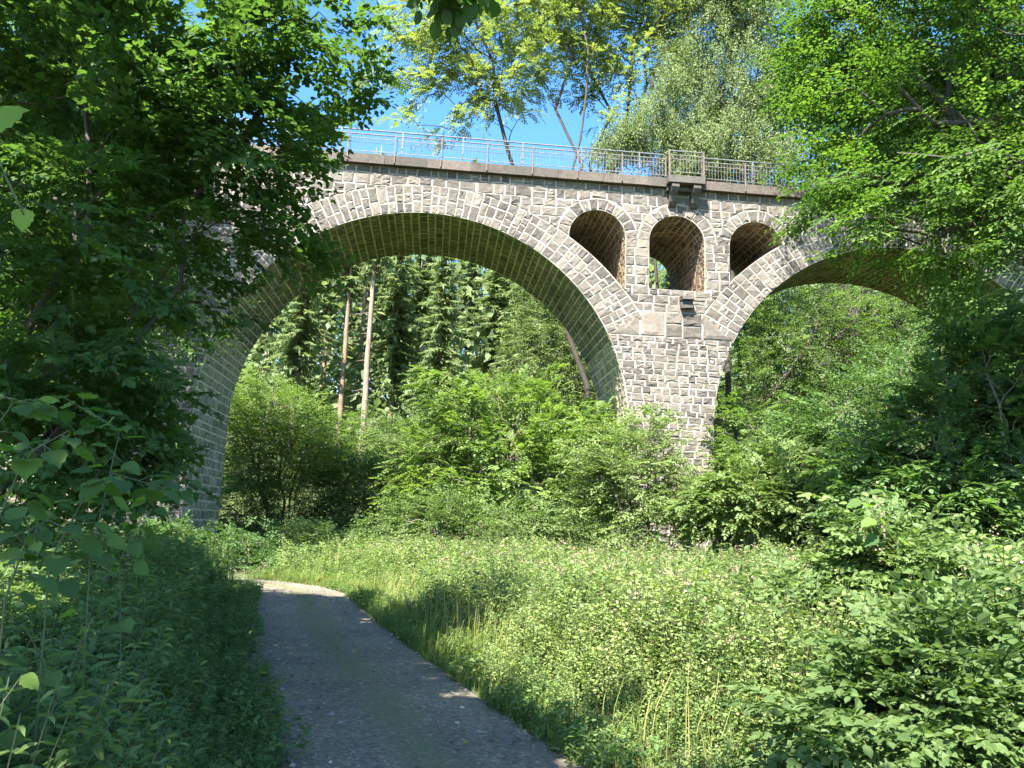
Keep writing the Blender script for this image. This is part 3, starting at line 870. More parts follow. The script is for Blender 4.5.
# sprays: unit twigs along +x, up +z  -> arrays P, D, N, S
def spray_alt(L=0.6, ntw=5, lp=5, size=0.08, ang=50, droop=0.15, nj=0.35, sz=0.25):
    P, D, Nn, S = [], [], [], []
    tw = [(np.zeros(3), np.array([1, 0, 0.0]), L)]
    for i in range(ntw):
        x = L * (0.15 + 0.75 * (i + 0.5) / ntw); sg = 1 if i % 2 else -1
        a = R_(random.gauss(ang, 8)) * sg
        tw.append((np.array([x, 0, -droop * x * x / L]), np.array([math.cos(a), math.sin(a), random.gauss(0, 0.15)]), L * random.uniform(0.35, 0.6) * (1.1 - 0.5 * x / L)))
    segs = []
    for o, d, l in tw:
        k = max(2, int(lp * (l / L) * 1.8))
        for j in range(k):
            t = (j + 0.7) / k; p = o + d * l * t; p = p + np.array([0, 0, -droop * (l * t) ** 2 / L])
            sg = 1 if j % 2 else -1
            a = R_(random.gauss(48, 12)) * sg
            if j == k - 1: a *= 0.2
            c, s = math.cos(a), math.sin(a)
            dd = np.array([d[0] * c - d[1] * s, d[0] * s + d[1] * c, d[2] - 0.25 + random.gauss(0, 0.15)])
            P.append(p); D.append(dd); Nn.append(np.array([random.gauss(0, nj), random.gauss(0, nj), 1])); S.append(size * max(0.4, random.gauss(1, sz)))
        segs.append((o, o + d * l + np.array([0, 0, -droop * l * l / L])))
    return np.array(P), np.array(D), np.array(Nn), np.array(S), segs


def spray_pinnate(L=0.5, nleaf=5, pairs=4, size=0.08, rach=0.3):
    P, D, Nn, S, segs = [], [], [], [], []
    for i in range(nleaf):
        x = L * (i + 0.5) / nleaf; a = random.uniform(0, 6.28) if i < nleaf - 1 else 0
        d = nrm(np.array([0.7, math.cos(a), math.sin(a) * 0.6 + 0.2])) if i < nleaf - 1 else np.array([1, 0, 0.1])
        side = nrm(np.cross(np.array([0, 0, 1.0]), d)); o = np.array([x, 0, 0])
        rl = rach * random.uniform(0.7, 1.2)
        for k in range(pairs):
            t = (k + 1) / (pairs + 0.6)
            p = o + d * rl * t + np.array([0, 0, -0.35 * rl * t * t])
            for sg in (1, -1):
                P.append(p); D.append(nrm(d * 0.55 + side * sg + np.array([0, 0, -0.25]))); Nn.append(np.array([random.gauss(0, .2), random.gauss(0, .2), 1])); S.append(size * random.uniform(0.75, 1.15))
        P.append(o + d * rl + np.array([0, 0, -0.35 * rl])); D.append(d + np.array([0, 0, -0.5])); Nn.append(np.array([0, 0, 1.0])); S.append(size)
        segs.append((o, o + d * rl))
    return np.array(P), np.array(D), np.array(Nn), np.array(S), segs


def spray_hang(L=1.4, n=22, strands=5, size=0.09):
    P, D, Nn, S, segs = [], [], [], [], []
    for i in range(strands):
        o = np.array([random.uniform(0, 0.7), random.uniform(-0.3, 0.3), 0]); l = L * random.uniform(0.5, 1.1)
        for k in range(n):
            t = (k + random.random()) / n
            P.append(o + np.array([0.25 * t + random.gauss(0, .05), random.gauss(0, 0.06), -l * t])); D.append(np.array([random.gauss(0.2, .6), random.gauss(0, 0.6), -0.9])); Nn.append(np.array([random.gauss(0, 1), random.gauss(0, 1), 0.5])); S.append(size * random.uniform(0.6, 1.2))
    return np.array(P), np.array(D), np.array(Nn), np.array(S), segs


def place_sprays(mb, tpl, sprays, O, X, scale, tone, up=None, mat=0, jit=0.12, flat=0.8):
    """O origin, X direction of each spray (world); z kept as level as flat says"""
    O = np.asarray(O); X = nrm(np.asarray(X)); n = len(O)
    U = np.tile(np.array([0, 0, 1.0]), (n, 1)) if up is None else up
    U = U + rng.normal(0, 1 - flat, U.shape)
    Y = nrm(np.cross(U, X)); Z = np.cross(X, Y)
    which = rng.integers(0, len(sprays), n)
    for w in range(len(sprays)):
        idx = np.where(which == w)[0]
        if len(idx) == 0: continue
        P, D, Nn, S = sprays[w][:4]
        Rm = np.stack([X[idx], Y[idx], Z[idx]], 1)               # rows = axes
        sc_ = scale[idx]
        PP = np.einsum('lk,nkj->nlj', P, Rm) * sc_[:, None, None] + O[idx][:, None, :]
        DD = np.einsum('lk,nkj->nlj', D, Rm); NN = np.einsum('lk,nkj->nlj', Nn, Rm)
        SS = S[None, :] * sc_[:, None] ** 0.5
        m = len(P) * len(idx)
        rn = np.clip(np.repeat(tone[idx], len(P)) + rng.normal(0, 0.14, m), 0, 1)
        put_leaves(mb, tpl, PP.reshape(-1, 3), DD.reshape(-1, 3), NN.reshape(-1, 3), SS.reshape(-1), rn, mat)


SPR = {
    'maple': [spray_alt(0.55, 5, 6, 0.085, 48, 0.2, 0.45) for _ in range(6)],
    'beech': [spray_alt(0.75, 7, 7, 0.075, 45, 0.12, 0.18) for _ in range(6)],
    'hazel': [spray_alt(0.7, 5, 6, 0.11, 50, 0.15, 0.4) for _ in range(6)],
    'shrub': [spray_alt(0.6, 6, 6, 0.075, 45, 0.1, 0.6) for _ in range(6)],
    'ash': [spray_pinnate(0.5, 5, 4, 0.13, 0.32) for _ in range(6)],
    'elder': [spray_pinnate(0.5, 6, 3, 0.13, 0.28) for _ in range(6)],
    'birch': [spray_hang(1.5, 15, 6, 0.125) for _ in range(6)],
}


# ------------------------------------------------------------------ trees: limbs grown out to points inside the crown
def blob(u, v, y, ru, rv, rd=None):
    c = at(u, v, y)
    k = np.linalg.norm(c - [0, 0, EYE]) / F
    return (c, np.array([ru * k, rd if rd else min(ru, rv) * k, rv * k]))


def sample_blobs(blobs, n, mind=0.0, shell=0.45):
    vol = np.array([np.prod(b[1]) ** 0.8 for b in blobs]); vol /= vol.sum()
    out = []
    cnt = rng.multinomial(n, vol)
    for (c, r), k in zip(blobs, cnt):
        d = nrm(rng.normal(0, 1, (k, 3)))
        out.append(c + d * r * (rng.uniform(0, 1, (k, 1)) ** shell))
    return np.concatenate(out)


def grow(stems, targets, step=0.45, sag=0.10, lift=0.25):
    """stems: list of polylines (first node = foot). returns nodes, parents, chains"""
    nodes, par, chains = [], [], []
    for st in stems:
        st = np.asarray(st, float); ch = []
        for i, p in enumerate(st):
            if i == 0:
                j = -1
                if nodes:
                    dd = np.linalg.norm(np.array(nodes) - p, axis=1)
                    if dd.min() < 0.02: j = int(np.argmin(dd))
                nodes.append(p); par.append(j)
            else: nodes.append(p); par.append(len(nodes) - 2)
            ch.append(len(nodes) - 1)
        chains.append(ch)
    plen = [0.0] * len(nodes)
    for i in range(len(nodes)):
        if par[i] >= 0: plen[i] = plen[par[i]] + np.linalg.norm(nodes[i] - nodes[par[i]])
    cap_ = len(nodes) + len(targets) * 40
    NP = np.zeros((cap_, 3)); PLn = np.zeros(cap_); k = len(nodes)
    NP[:k] = nodes; PLn[:k] = plen
    d0 = np.min(np.linalg.norm(targets[:, None, :] - NP[None, :k], axis=2), axis=1)
    tips = []
    for ti in np.argsort(d0):
        t = targets[ti]
        dv = t - NP[:k]; d = np.linalg.norm(dv, axis=1)
        cost = d + 0.25 * PLn[:k] + 0.6 * np.clip(-dv[:, 2], 0, None) * 0.4
        # a limb never starts at the very foot
        j = int(np.argmin(cost))
        L = d[j]; m = max(2, int(math.ceil(L / step)))
        a = NP[j]
        mid = (a + t) / 2 + np.array([0, 0, lift * L * 0.5]) + rng.normal(0, 0.06 * L, 3)
        ch = [j]
        for i in range(1, m + 1):
            q = i / m
            p = (1 - q) ** 2 * a + 2 * q * (1 - q) * mid + q * q * t
            if i < m: p = p + rng.normal(0, 0.03 * min(L, 1), 3)
            NP[k] = p; PLn[k] = PLn[ch[-1]] + np.linalg.norm(p - NP[ch[-1]]); par.append(ch[-1]); ch.append(k); k += 1
        chains.append(ch); tips.append(k - 1)
    return NP[:k], par, chains, tips


def limb_mesh(mb, NP, par, chains, tips, r0, rt=0.006, power=0.55, skip=0.0, mat=0):
    n = len(NP)
    cnt = np.zeros(n)
    for t in tips: cnt[t] += 1
    for i in range(n - 1, -1, -1):
        if par[i] >= 0: cnt[par[i]] += cnt[i]
    tot = max(cnt.max(), 1)
    rad = rt + (r0 - rt) * (cnt / tot) ** power
    for ci, ch in enumerate(chains):
        r = rad[ch].copy()
        if len(ch) > 1:
            r[0] = min(r[0], r[1] * 1.15) if ci >= 1 else r[0]
        if r.max() < skip: continue
        r = np.maximum(r, rt)
        mb.tube(NP[ch], r, 9 if r.max() > 0.08 else (6 if r.max() > 0.02 else 4), mat, 0.5, False)
    return rad


def make_tree(name, label, cat, group, base, stems, blobs, n, spray, tpl, leafmat, bark, r0, sprays_per=3, scale=(0.8, 1.3),
              rt=0.006, lift=0.25, flat=0.8, shell=0.45, out_bias=0.6, droop=-0.05, crown_name='crown', trunk_name='trunk', tone0=0.5, skip=0.0, targets=None, spread=0.35):
    root = empty(name, base, label, cat, group)
    tg = sample_blobs(blobs, n, shell=shell) if targets is None else targets
    NP, par, chains, tips = grow(stems, tg, lift=lift)
    mb = MB(); limb_mesh(mb, NP, par, chains, tips, r0, rt, skip=skip); mb.build(trunk_name, [bark], root, smooth=True)
    cen = np.mean([b[0] for b in blobs], axis=0)
    O, X = [], []
    for ch, t in zip(chains[len(stems):], tips):
        pts = NP[ch]
        L = np.linalg.norm(pts[-1] - pts[0])
        for k in range(sprays_per):
            q = 1 - (k / sprays_per) * min(0.9, 1.3 / max(L, 0.3)) * random.uniform(0.4, 1.0)
            i = min(len(ch) - 2, int(q * (len(ch) - 1))); fr = q * (len(ch) - 1) - i
            p = pts[i] * (1 - fr) + pts[i + 1] * fr
            d = nrm(pts[i + 1] - pts[i])
            o = nrm(p - cen); o[2] *= 0.35
            dirv = d * (1 - out_bias) + o * out_bias + rng.normal(0, 0.45 if k else 0.2, 3) * np.array([1, 1, 0.45]); dirv[2] += droop
            O.append(p + rng.normal(0, spread * 0.3, 3)); X.append(dirv)
    O = np.array(O); X = np.array(X)
    sc_ = rng.uniform(scale[0], scale[1], len(O))
    tone = np.clip(rng.normal(tone0, 0.16, len(O)), 0, 1)
    mb = MB(); place_sprays(mb, tpl, SPR[spray], O, X, sc_, tone, flat=flat)
    mb.build(crown_name, [leafmat], root)
    return root


def stem_line(foot, top, bend=0.3, n=9):
    foot = np.array(foot, float); top = np.array(top, float)
    L = np.linalg.norm(top - foot)
    t = np.linspace(0, 1, n)[:, None]
    off = rng.normal(0, bend * 0.12 * L, 3) * np.array([1, 1, 0])
    P = foot + (top - foot) * t + off * np.sin(np.pi * t) + rng.normal(0, 0.012 * L, (n, 3)) * np.array([1, 1, 0.2]) * (t > 0) * (t < 1)
    return P


def bush(name, label, cat, group, u, v, y, blobs, n, spray, tpl, leafmat, nst=5, r0=0.05, **kw):
    """shrub of several stems rising from one foot"""
    bl = [blob(*b) for b in blobs]
    c = np.mean([b[0] for b in bl], 0)
    fx, fy = at(u, v, y)[:2]
    foot = np.array([fx, fy, hz(fx, fy) - 0.1])
    st = []
    for k in range(nst):
        b = bl[k % len(bl)]
        top = b[0] + rng.uniform(-0.5, 0.5, 3) * b[1]; top[2] = max(foot[2] + 0.4, b[0][2] + b[1][2] * random.uniform(-0.2, 0.5))
        f2 = foot + np.array([random.uniform(-.3, .3), random.uniform(-.3, .3), 0])
        st.append(stem_line(f2, top, 0.8, 8))
    return make_tree(name, label, cat, group, foot, st, bl, n, spray, tpl, leafmat, kw.pop('bark', M['bark']), r0, crown_name='foliage', trunk_name='stems', **kw)


# ------------------------------------------------------------------ conifers
def conifer_mesh(H=25, bare=0.35, seed=0, spread=2.6):
    r = np.random.default_rng(seed)
    tr = MB()
    t = np.linspace(0, 1, 12)
    wob = np.cumsum(r.normal(0, 0.03, (12, 2)), 0)
    pts = np.column_stack([wob, t * H]); tr.tube(pts, 0.26 * (1 - t) ** 0.8 + 0.02, 8)
    cr = MB()
    P, D, Nn, S = [], [], [], []
    z = H * bare
    while z < H - 0.3:
        f = (H - z) / (H * (1 - bare))
        Lb = spread * (0.12 + 0.88 * min(1, f * 1.25) ** 0.8) * (0.6 if f > 0.9 else 1)
        nb = int(r.integers(4, 7)); a0 = r.uniform(0, 6.28)
        for b in range(nb):
            if r.random() < 0.12: continue
            a = a0 + 6.28 * b / nb + r.normal(0, 0.25); L = Lb * r.uniform(0.65, 1.15)
            dr = np.array([math.cos(a), math.sin(a), 0]); sd = np.array([-dr[1], dr[0], 0])
            x0 = np.array([np.interp(z, pts[:, 2], pts[:, 0]), np.interp(z, pts[:, 2], pts[:, 1]), z])
            up = 0.25 * (1 - f) - 0.25 * f
            n = max(5, int(L * 9))
            bp = []
            for k in range(n):
                q = (k + 0.6) / n
                p = x0 + dr * L * q + np.array([0, 0, L * (up * q - 0.28 * q * q + 0.12 * q ** 3)])
                w = 0.75 * (1 - 0.75 * q) * min(1, L / 2)
                for sg in (-1, 1):
                    P.append(p); D.append(dr * 0.75 + sd * sg * r.uniform(0.5, 1.0) + np.array([0, 0, -0.35 + r.normal(0, 0.2)])); Nn.append(np.array([r.normal(0, .3), r.normal(0, .3), 1])); S.append(w * r.uniform(0.7, 1.2) + 0.16)
                if r.random() < 0.6:
                    P.append(p); D.append(np.array([r.normal(0, .25), r.normal(0, .25), -1]) + dr * 0.2); Nn.append(np.array([dr[0], dr[1], 0.3])); S.append(0.55 * r.uniform(0.6, 1.2))
                if k % 3 == 0: bp.append(p)
            if len(bp) > 1: tr.tube(np.vstack([x0, bp]), np.linspace(0.035, 0.01, len(bp) + 1), 3, 0, 0.5, False)
        z += r.uniform(0.38, 0.62)
    # dead snags on the bare part
    z = H * bare * 0.25
    while z < H * bare:
        a = r.uniform(0, 6.28); L = r.uniform(0.5, 1.6); x0 = np.array([0, 0, z])
        tr.tube([x0, x0 + np.array([math.cos(a) * L, math.sin(a) * L, -0.15 * L])], [0.02, 0.006], 3, 0, 0.5, False)
        z += r.uniform(0.3, 0.8)
    P = np.array(P); tone = np.clip(0.35 + 0.35 * r.random(len(P)) + r.normal(0, 0.12, len(P)), 0, 1)
    TP = (np.array([(0, 0, 0), (0.3, 0.15, 0.02), (1, 0.03, -0.05), (1, -0.03, -0.05), (0.3, -0.15, 0.02)], float), np.array([(0, 2, 1, 1), (0, 3, 2, 2), (0, 4, 3, 3)]))
    put_leaves(cr, TP, P, np.array(D), np.array(Nn), np.array(S), tone)
    return tr, cr


# ------------------------------------------------------------------ herbs and grass (nobody could count these)
def herb_variant(H, nlv, lsize, kind):
    """one stalk with leaves; kind: 'opp' nettle-like, 'bush' branching, 'rosette'"""
    P, D, Nn, S = [], [], [], []
    lean = np.array([random.gauss(0, 0.16), random.gauss(0, 0.16)])

    def sp(t): return np.array([lean[0] * H * t * t, lean[1] * H * t * t, H * t])
    if kind == 'opp':
        for k in range(nlv):
            t = 0.18 + 0.82 * (k + 0.5) / nlv
            a = (k % 2) * 1.571 + random.gauss(0, 0.3)
            for sg in (0, math.pi):
                P.append(sp(t)); D.append(np.array([math.cos(a + sg), math.sin(a + sg), -0.25 + random.gauss(0, 0.2)])); Nn.append(np.array([random.gauss(0, .3), random.gauss(0, .3), 1])); S.append(lsize * (1.1 - 0.65 * t) * random.uniform(0.8, 1.2))
    else:
        for k in range(nlv * 2):
            t = random.uniform(0.25, 1) ** 0.8
            a = random.uniform(0, 6.28); rr = 0.22 * H * (1.1 - t) * random.random() + 0.02
            P.append(sp(t) + np.array([math.cos(a) * rr, math.sin(a) * rr, 0])); D.append(np.array([math.cos(a), math.sin(a), random.gauss(0.1, 0.4)])); Nn.append(np.array([random.gauss(0, .45), random.gauss(0, .45), 1])); S.append(lsize * random.uniform(0.55, 1.1))
    return np.array(P), np.array(D), np.array(Nn), np.array(S), np.array([sp(t) for t in np.linspace(0, 1, 4)])


def scatter_herbs(mb, XY, variants, tpl, hs, tone, mat=0, stem_mat=1, stems=True, stem_r=0.003, lscale=1.0):
    n = len(XY)
    Z = hgt(XY[:, 0], XY[:, 1]); w = rng.integers(0, len(variants), n); ang = rng.uniform(0, 6.28, n)
    for k in range(len(variants)):
        idx = np.where(w == k)[0]
        if len(idx) == 0: continue
        P, D, Nn, S, ax_ = variants[k]
        c, s = np.cos(ang[idx]), np.sin(ang[idx])
        Rm = np.zeros((len(idx), 3, 3)); Rm[:, 0, 0] = c; Rm[:, 0, 1] = s; Rm[:, 1, 0] = -s; Rm[:, 1, 1] = c; Rm[:, 2, 2] = 1
        O = np.column_stack([XY[idx], Z[idx]])
        hh = hs[idx]
        PP = np.einsum('lk,nkj->nlj', P, Rm) * hh[:, None, None] + O[:, None]
        DD = np.einsum('lk,nkj->nlj', D, Rm); NN = np.einsum('lk,nkj->nlj', Nn, Rm)
        SS = S[None] * hh[:, None] ** 0.5 * lscale
        m = len(P) * len(idx)
        rn = np.clip(np.repeat(tone[idx], len(P)) + rng.normal(0, 0.12, m), 0, 1)
        put_leaves(mb, tpl, PP.reshape(-1, 3), DD.reshape(-1, 3), NN.reshape(-1, 3), SS.reshape(-1), rn, mat)
        if stems:
            A = np.einsum('lk,nkj->nlj', ax_, Rm) * hh[:, None, None] + O[:, None]     # (m,4,3)
            dx = np.array([stem_r, 0, 0]); dy = np.array([-stem_r * .5, stem_r * .87, 0]); dz_ = np.array([-stem_r * .5, -stem_r * .87, 0])
            V = np.stack([A + dx, A + dy, A + dz_], 2).reshape(len(idx), -1, 3)
            q = []
            for i in range(3):
                for j in range(3): q.append((i * 3 + j, i * 3 + (j + 1) % 3, (i + 1) * 3 + (j + 1) % 3, (i + 1) * 3 + j))
            Q = (np.arange(len(idx))[:, None, None] * 12 + np.array(q)[None]).reshape(-1, 4)
            mb.add_many(V.reshape(-1, 3), Q, stem_mat, np.full(len(idx) * 12, 0.5))


def scatter_grass(mb, XY, H, tone, wid=0.006, mat=0, lean=0.35):
    n = len(XY); Z = hgt(XY[:, 0], XY[:, 1])
    a = rng.uniform(0, 6.28, n); l = np.abs(rng.normal(0, lean, n))
    d = np.column_stack([np.cos(a), np.sin(a), np.zeros(n)]); s = np.column_stack([-np.sin(a + 0.6), np.cos(a + 0.6), np.zeros(n)])
    O = np.column_stack([XY, Z]); up = np.array([0, 0, 1.0])
    w = (wid * rng.uniform(0.6, 1.4, n))[:, None]; H = H[:, None]; l = l[:, None]
    p1 = O + up * H * 0.5 + d * H * l * 0.25; p2 = O + up * H * 0.86 + d * H * l * 0.75; p3 = O + up * H * (1 - 0.3 * l) + d * H * l * 1.2
    V = np.stack([O - s * w, O + s * w, p1 + s * w, p1 - s * w, p2 + s * w * .7, p2 - s * w * .7, p3], 1)
    q4 = np.array([(0, 1, 2, 3), (3, 2, 4, 5)]); q3 = np.array([(5, 4, 6)])
    base = mb.n
    mb.V.append(V.reshape(-1, 3)); mb.A.append(np.repeat(np.clip(tone, 0, 1), 7)); mb.n += n * 7
    off = base + np.arange(n)[:, None, None] * 7
    for q, k in ((q4, 4), (q3, 3)):
        f = (off + q[None]).reshape(-1, k); mb.L.append(f.ravel()); mb.S.append(np.full(len(f), k)); mb.M.append(np.full(len(f), mat))


def side_points(n, y0, y1, d0, d1, side, power=1.0, near=1.0):
    """points beside the path: side +1 = left of walking direction, distance d0..d1 from its edge"""
    T, Nn = path_frames()
    sel = np.where((PL[:, 1] > y0) & (PL[:, 1] < y1))[0]
    i = rng.choice(sel, n)
    d = PW + d0 + (d1 - d0) * rng.uniform(0, 1, n) ** power
    P = PL[i] + T[i] * rng.uniform(-0.35, 0.35, n)[:, None] + side * Nn[i] * d[:, None]
    return P


# ================================================================== BUILD THE PLACE
ground()
path()
viaduct()

# ------------------------------------------------------------------ conifers on the hill behind
CON = []
for i, (H, bare, sp) in enumerate([(27, 0.42, 2.5), (25, 0.30, 2.7), (29, 0.55, 2.3), (24, 0.22, 2.6)]):
    CON.append(conifer_mesh(H, bare, 100 + i, sp))
CON_D = [None] * 4


def conifer(x, y, kind, sc_, label):
    z = hz(x, y) - 0.2
    if CON_D[kind] is None:
        r = empty('spruce_tree', (0, 0, 0))
        CON[kind][0].build('trunk', [M['bark_pine']], r, smooth=True); CON[kind][1].build('crown', [M['needle']], r)
        CON_D[kind] = r
    else: r = copy_tree(CON_D[kind])
    r.location = (x, y, z); r.rotation_euler = (0, 0, random.uniform(0, 6.28)); r.scale = (sc_, sc_, sc_ * random.uniform(0.95, 1.08))
    return tag(r, label, 'tree', 'spruces on the hill behind the viaduct')


CON_SPOTS = [
    (290, 58, 1, .95, 'bluish green spruce at the left of the arch opening with a low bough'),
    (318, 66, 0, 1.0, 'dark spruce with bare trunk left of the pale trunk'),
    (338, 60, 2, .95, 'spruce with a long bare dark trunk beside the pale pine trunk'),
    (352, 72, 2, 1.0, 'thin spruce trunk standing behind the pale pine trunk'),
    (388, 62, 1, 1.0, 'light green spruce right of the pale pine trunk'),
    (412, 70, 0, 1.05, 'tall spruce in the middle of the arch behind the light green one'),
    (436, 58, 3, .95, 'full spruce with drooping boughs at the middle of the arch'),
    (462, 76, 0, 1.0, 'dark spruce in the gap below the crown of the arch'),
    (492, 64, 1, 1.0, 'broad spruce right of the middle of the arch'),
    (520, 60, 3, 1.0, 'broad spruce with hanging boughs above the bright sapling'),
    (552, 70, 0, .95, 'spruce in the right half of the arch partly behind leafy branches'),
    (580, 64, 1, .9, 'rightmost spruce seen through the main arch'),
]
for k, (u, y, kind, s, lab) in enumerate(CON_SPOTS):
    p = at(u, 450, y); conifer(p[0], y, kind, s, lab)
for k in range(34):
    y = random.uniform(66, 92); u = 130 + 27 * k + random.uniform(-14, 14)
    p = at(u, 450, y); conifer(p[0], y, random.choice([1, 1, 3, 3, 0]), random.uniform(0.85, 1.1), 'spruce deep in the wood behind the front row of trees')
pp = at(361, 440, 56)
root = empty('pine_tree', (pp[0], 56, hz(pp[0], 56) - .2), 'tall conifer with a pale bare trunk lit by the sun seen through the arch', 'tree')
c4 = conifer_mesh(27, 0.62, 77, 2.0)
for mb_ in c4: mb_.V = [v + ORG[root.name] for v in mb_.V]
c4[0].build('trunk', [bark_mat('pale_bark', (0.16, 0.12, 0.09), (0.30, 0.24, 0.18), 5, 0.2)], root, smooth=True); c4[1].build('crown', [M['needle']], root)

# the far rows, which read as one mass
far = MB()
TP5 = (np.array([(0, 0, 0), (0.3, 0.15, 0.02), (1, 0.03, -0.05), (1, -0.03, -0.05), (0.3, -0.15, 0.02)], float), None)
fx = []
for k in range(95):
    y = random.uniform(84, 135); x = random.uniform(-0.95, 0.95) * y
    fx.append((x, y))
for (x, y) in fx:
    src = CON[random.randrange(4)]
    Vc = np.concatenate(src[1].V); n = len(Vc) // 5
    keep = rng.random(n) < 0.4
    Vk = Vc.reshape(n, 5, 3)[keep]
    cen = Vk[:, :1, :]; Vk = cen + (Vk - cen) * np.array([1.7, 1.7, 1.4])
    s = random.uniform(0.9, 1.15); a = random.uniform(0, 6.28); ca, sa = math.cos(a), math.sin(a)
    Vk = np.stack([Vk[..., 0] * ca - Vk[..., 1] * sa, Vk[..., 0] * sa + Vk[..., 1] * ca, Vk[..., 2]], -1) * s + np.array([x, y, hz(x, y)])
    m = len(Vk)
    f = (np.arange(m)[:, None, None] * 5 + np.array([(0, 4, 3), (0, 3, 2), (0, 2, 1)])[None]).reshape(-1, 3)
    far.add_many(Vk.reshape(-1, 3), f, 0, np.repeat(np.clip(rng.normal(0.45, 0.2, m), 0, 1), 5))
    far.tube([(x, y, hz(x, y) - .5), (x, y, hz(x, y) + 20 * s)], [0.3, 0.08], 6, 1, 0.5, False)
m = 90000
yy_ = np.where(rng.random(m) < 0.4, rng.uniform(60, 80, m), rng.uniform(84, 125, m)); xx_ = rng.uniform(-0.9, 0.9, m) * yy_; zz_ = hgt(xx_, yy_) + np.where(yy_ < 82, rng.gamma(2.0, 3.0, m), rng.uniform(0, 24, m))
put_leaves(far, T_RHOMB, np.column_stack([xx_, yy_, zz_]), rng.normal(0, 1, (m, 3)), rng.normal(0, 0.5, (m, 3)) + [0, -0.3, 1], rng.uniform(0.5, 1.1, m), np.clip(rng.normal(0.4, 0.2, m), 0, 1))
tag(far.build('distant_wood', [M['needle'], M['bark_pine']]), 'far off mass of dark conifers on the hill', 'wood', kind='stuff')

# ------------------------------------------------------------------ tall broadleaves behind the viaduct
Y = 41
ASH = 'broadleaf trees towering behind the viaduct'


def tall(name, label, u, y, tops, blobs, n, spray, tpl, lm, bark, r0, fork=9.0, **kw):
    bl = [blob(*b) for b in blobs]
    p = at(u, 430, y); foot = np.array([p[0], y, hz(p[0], y) - 0.3])
    st = []
    for i, (tu, tv, ty) in enumerate(tops):
        t = at(tu, tv, ty)
        if i == 0: st.append(stem_line(foot, t, 0.15, 14))
        else:
            b = st[0][min(len(st[0]) - 2, int(fork / t[2] * 14))]
            st.append(stem_line(b, t, 0.4, 10))
    return make_tree(name, label, 'tree', ASH, foot, st, bl, n, spray, tpl, lm, bark, r0, **kw)


tall('ash_tree', 'airy ash tree with forked dark stems behind the middle of the railing', 596, Y, [(548, -120, Y), (470, -60, Y + 1), (585, -60, Y - 1)],
     [(470, 20, Y, 70, 55), (430, 85, Y, 55, 30), (455, 115, Y - 1, 55, 24), (520, 40, Y, 65, 70), (540, -60, Y, 110, 70), (590, -20, Y, 50, 60), (420, 20, Y + 1, 30, 50), (500, 90, Y, 50, 40), (560, 30, Y, 50, 60), (440, 50, Y, 60, 40)],
     400, 'ash', T_RHOMB, M['ash_leaf'], M['bark_dark'], 0.15, fork=12, sprays_per=4, scale=(1.3, 2.2), rt=0.016, tone0=0.62, spread=1.3, lift=0.3)
tall('ash_tree', 'slender ash tree with upright stems right of the forked ash', 604, Y + 1, [(612, -140, Y + 1), (650, -60, Y + 1), (660, 20, Y)],
     [(640, 20, Y, 40, 50), (660, -30, Y, 55, 60), (610, -70, Y, 60, 60), (668, 50, Y, 12, 22), (590, 60, Y + 1, 28, 40), (625, 90, Y, 28, 40)],
     210, 'ash', T_RHOMB, M['ash_leaf'], M['bark_dark'], 0.15, fork=15, sprays_per=4, scale=(1.3, 2.2), rt=0.015, tone0=0.65, spread=1.2, lift=0.35)
tall('birch_tree', 'small light green birch between the ash and the tall birch', 655, Y - 2, [(650, 80, Y - 2)],
     [(640, 128, Y - 2, 22, 18), (662, 100, Y - 2, 13, 34), (690, 140, Y - 2, 22, 26), (612, 144, Y - 2, 14, 12), (672, 60, Y - 2, 8, 16)], 170, 'birch', T_RHOMB, M['birch_leaf'], M['bark_dark'], 0.08, sprays_per=3, scale=(0.7, 1.15), rt=0.012, tone0=0.55, spread=1.0)
tall('birch_tree', 'tall silvery birch with hanging twigs behind the balcony', 735, Y, [(725, -60, Y), (760, 40, Y)],
     [(725, 40, Y, 45, 70), (715, 110, Y, 45, 50), (760, 150, Y - 1, 50, 36), (735, -40, Y, 60, 60), (700, 160, Y, 40, 30), (770, 90, Y, 30, 60)], 680, 'birch', T_RHOMB, M['birch_leaf'], M['bark_dark'], 0.16, sprays_per=3, scale=(0.8, 1.35), rt=0.014, tone0=0.6, spread=1.2)
tall('lime_tree', 'broad green tree behind the right end of the railing', 850, Y + 3, [(850, -20, Y + 3), (930, 60, Y + 3)],
     [(830, 100, Y + 3, 70, 110), (900, 60, Y + 3, 90, 100), (960, 150, Y + 3, 90, 80), (820, 180, Y + 2, 50, 30), (900, 190, Y + 2, 80, 30)], 520, 'shrub', T_RHOMB, M['shrub_leaf'], M['bark_dark'], 0.3, sprays_per=3, scale=(1.6, 2.6), rt=0.016, tone0=0.45, spread=1.4)
tall('lime_tree', 'broad leafy tree filling the middle of the right arch opening', 735, 43, [(770, 240, 44), (830, 250, 46)],
     [(780, 320, 44, 55, 60), (850, 300, 46, 70, 50), (760, 400, 43, 40, 50), (820, 370, 45, 70, 60), (900, 330, 47, 60, 60), (835, 320, 43.5, 40, 40), (760, 350, 42.5, 30, 50)], 760, 'shrub', T_RHOMB, M['bright_leaf'], M['bark_dark'], 0.18, sprays_per=3, scale=(1.3, 2.3), rt=0.014, tone0=0.4, spread=1.2)
tall('lime_tree', 'leafy tree filling the upper right of the main arch', 600, 47, [(590, 250, 47), (570, 300, 46)],
     [(560, 320, 47, 45, 45), (590, 360, 46, 40, 60), (540, 380, 46, 50, 40), (585, 290, 47, 25, 30), (535, 330, 45, 30, 40), (545, 290, 46, 24, 24)], 640, 'shrub', T_RHOMB, M['birch_leaf'], M['bark_dark'], 0.11, sprays_per=3, scale=(1.2, 2.1), rt=0.014, tone0=0.5, spread=1.1)
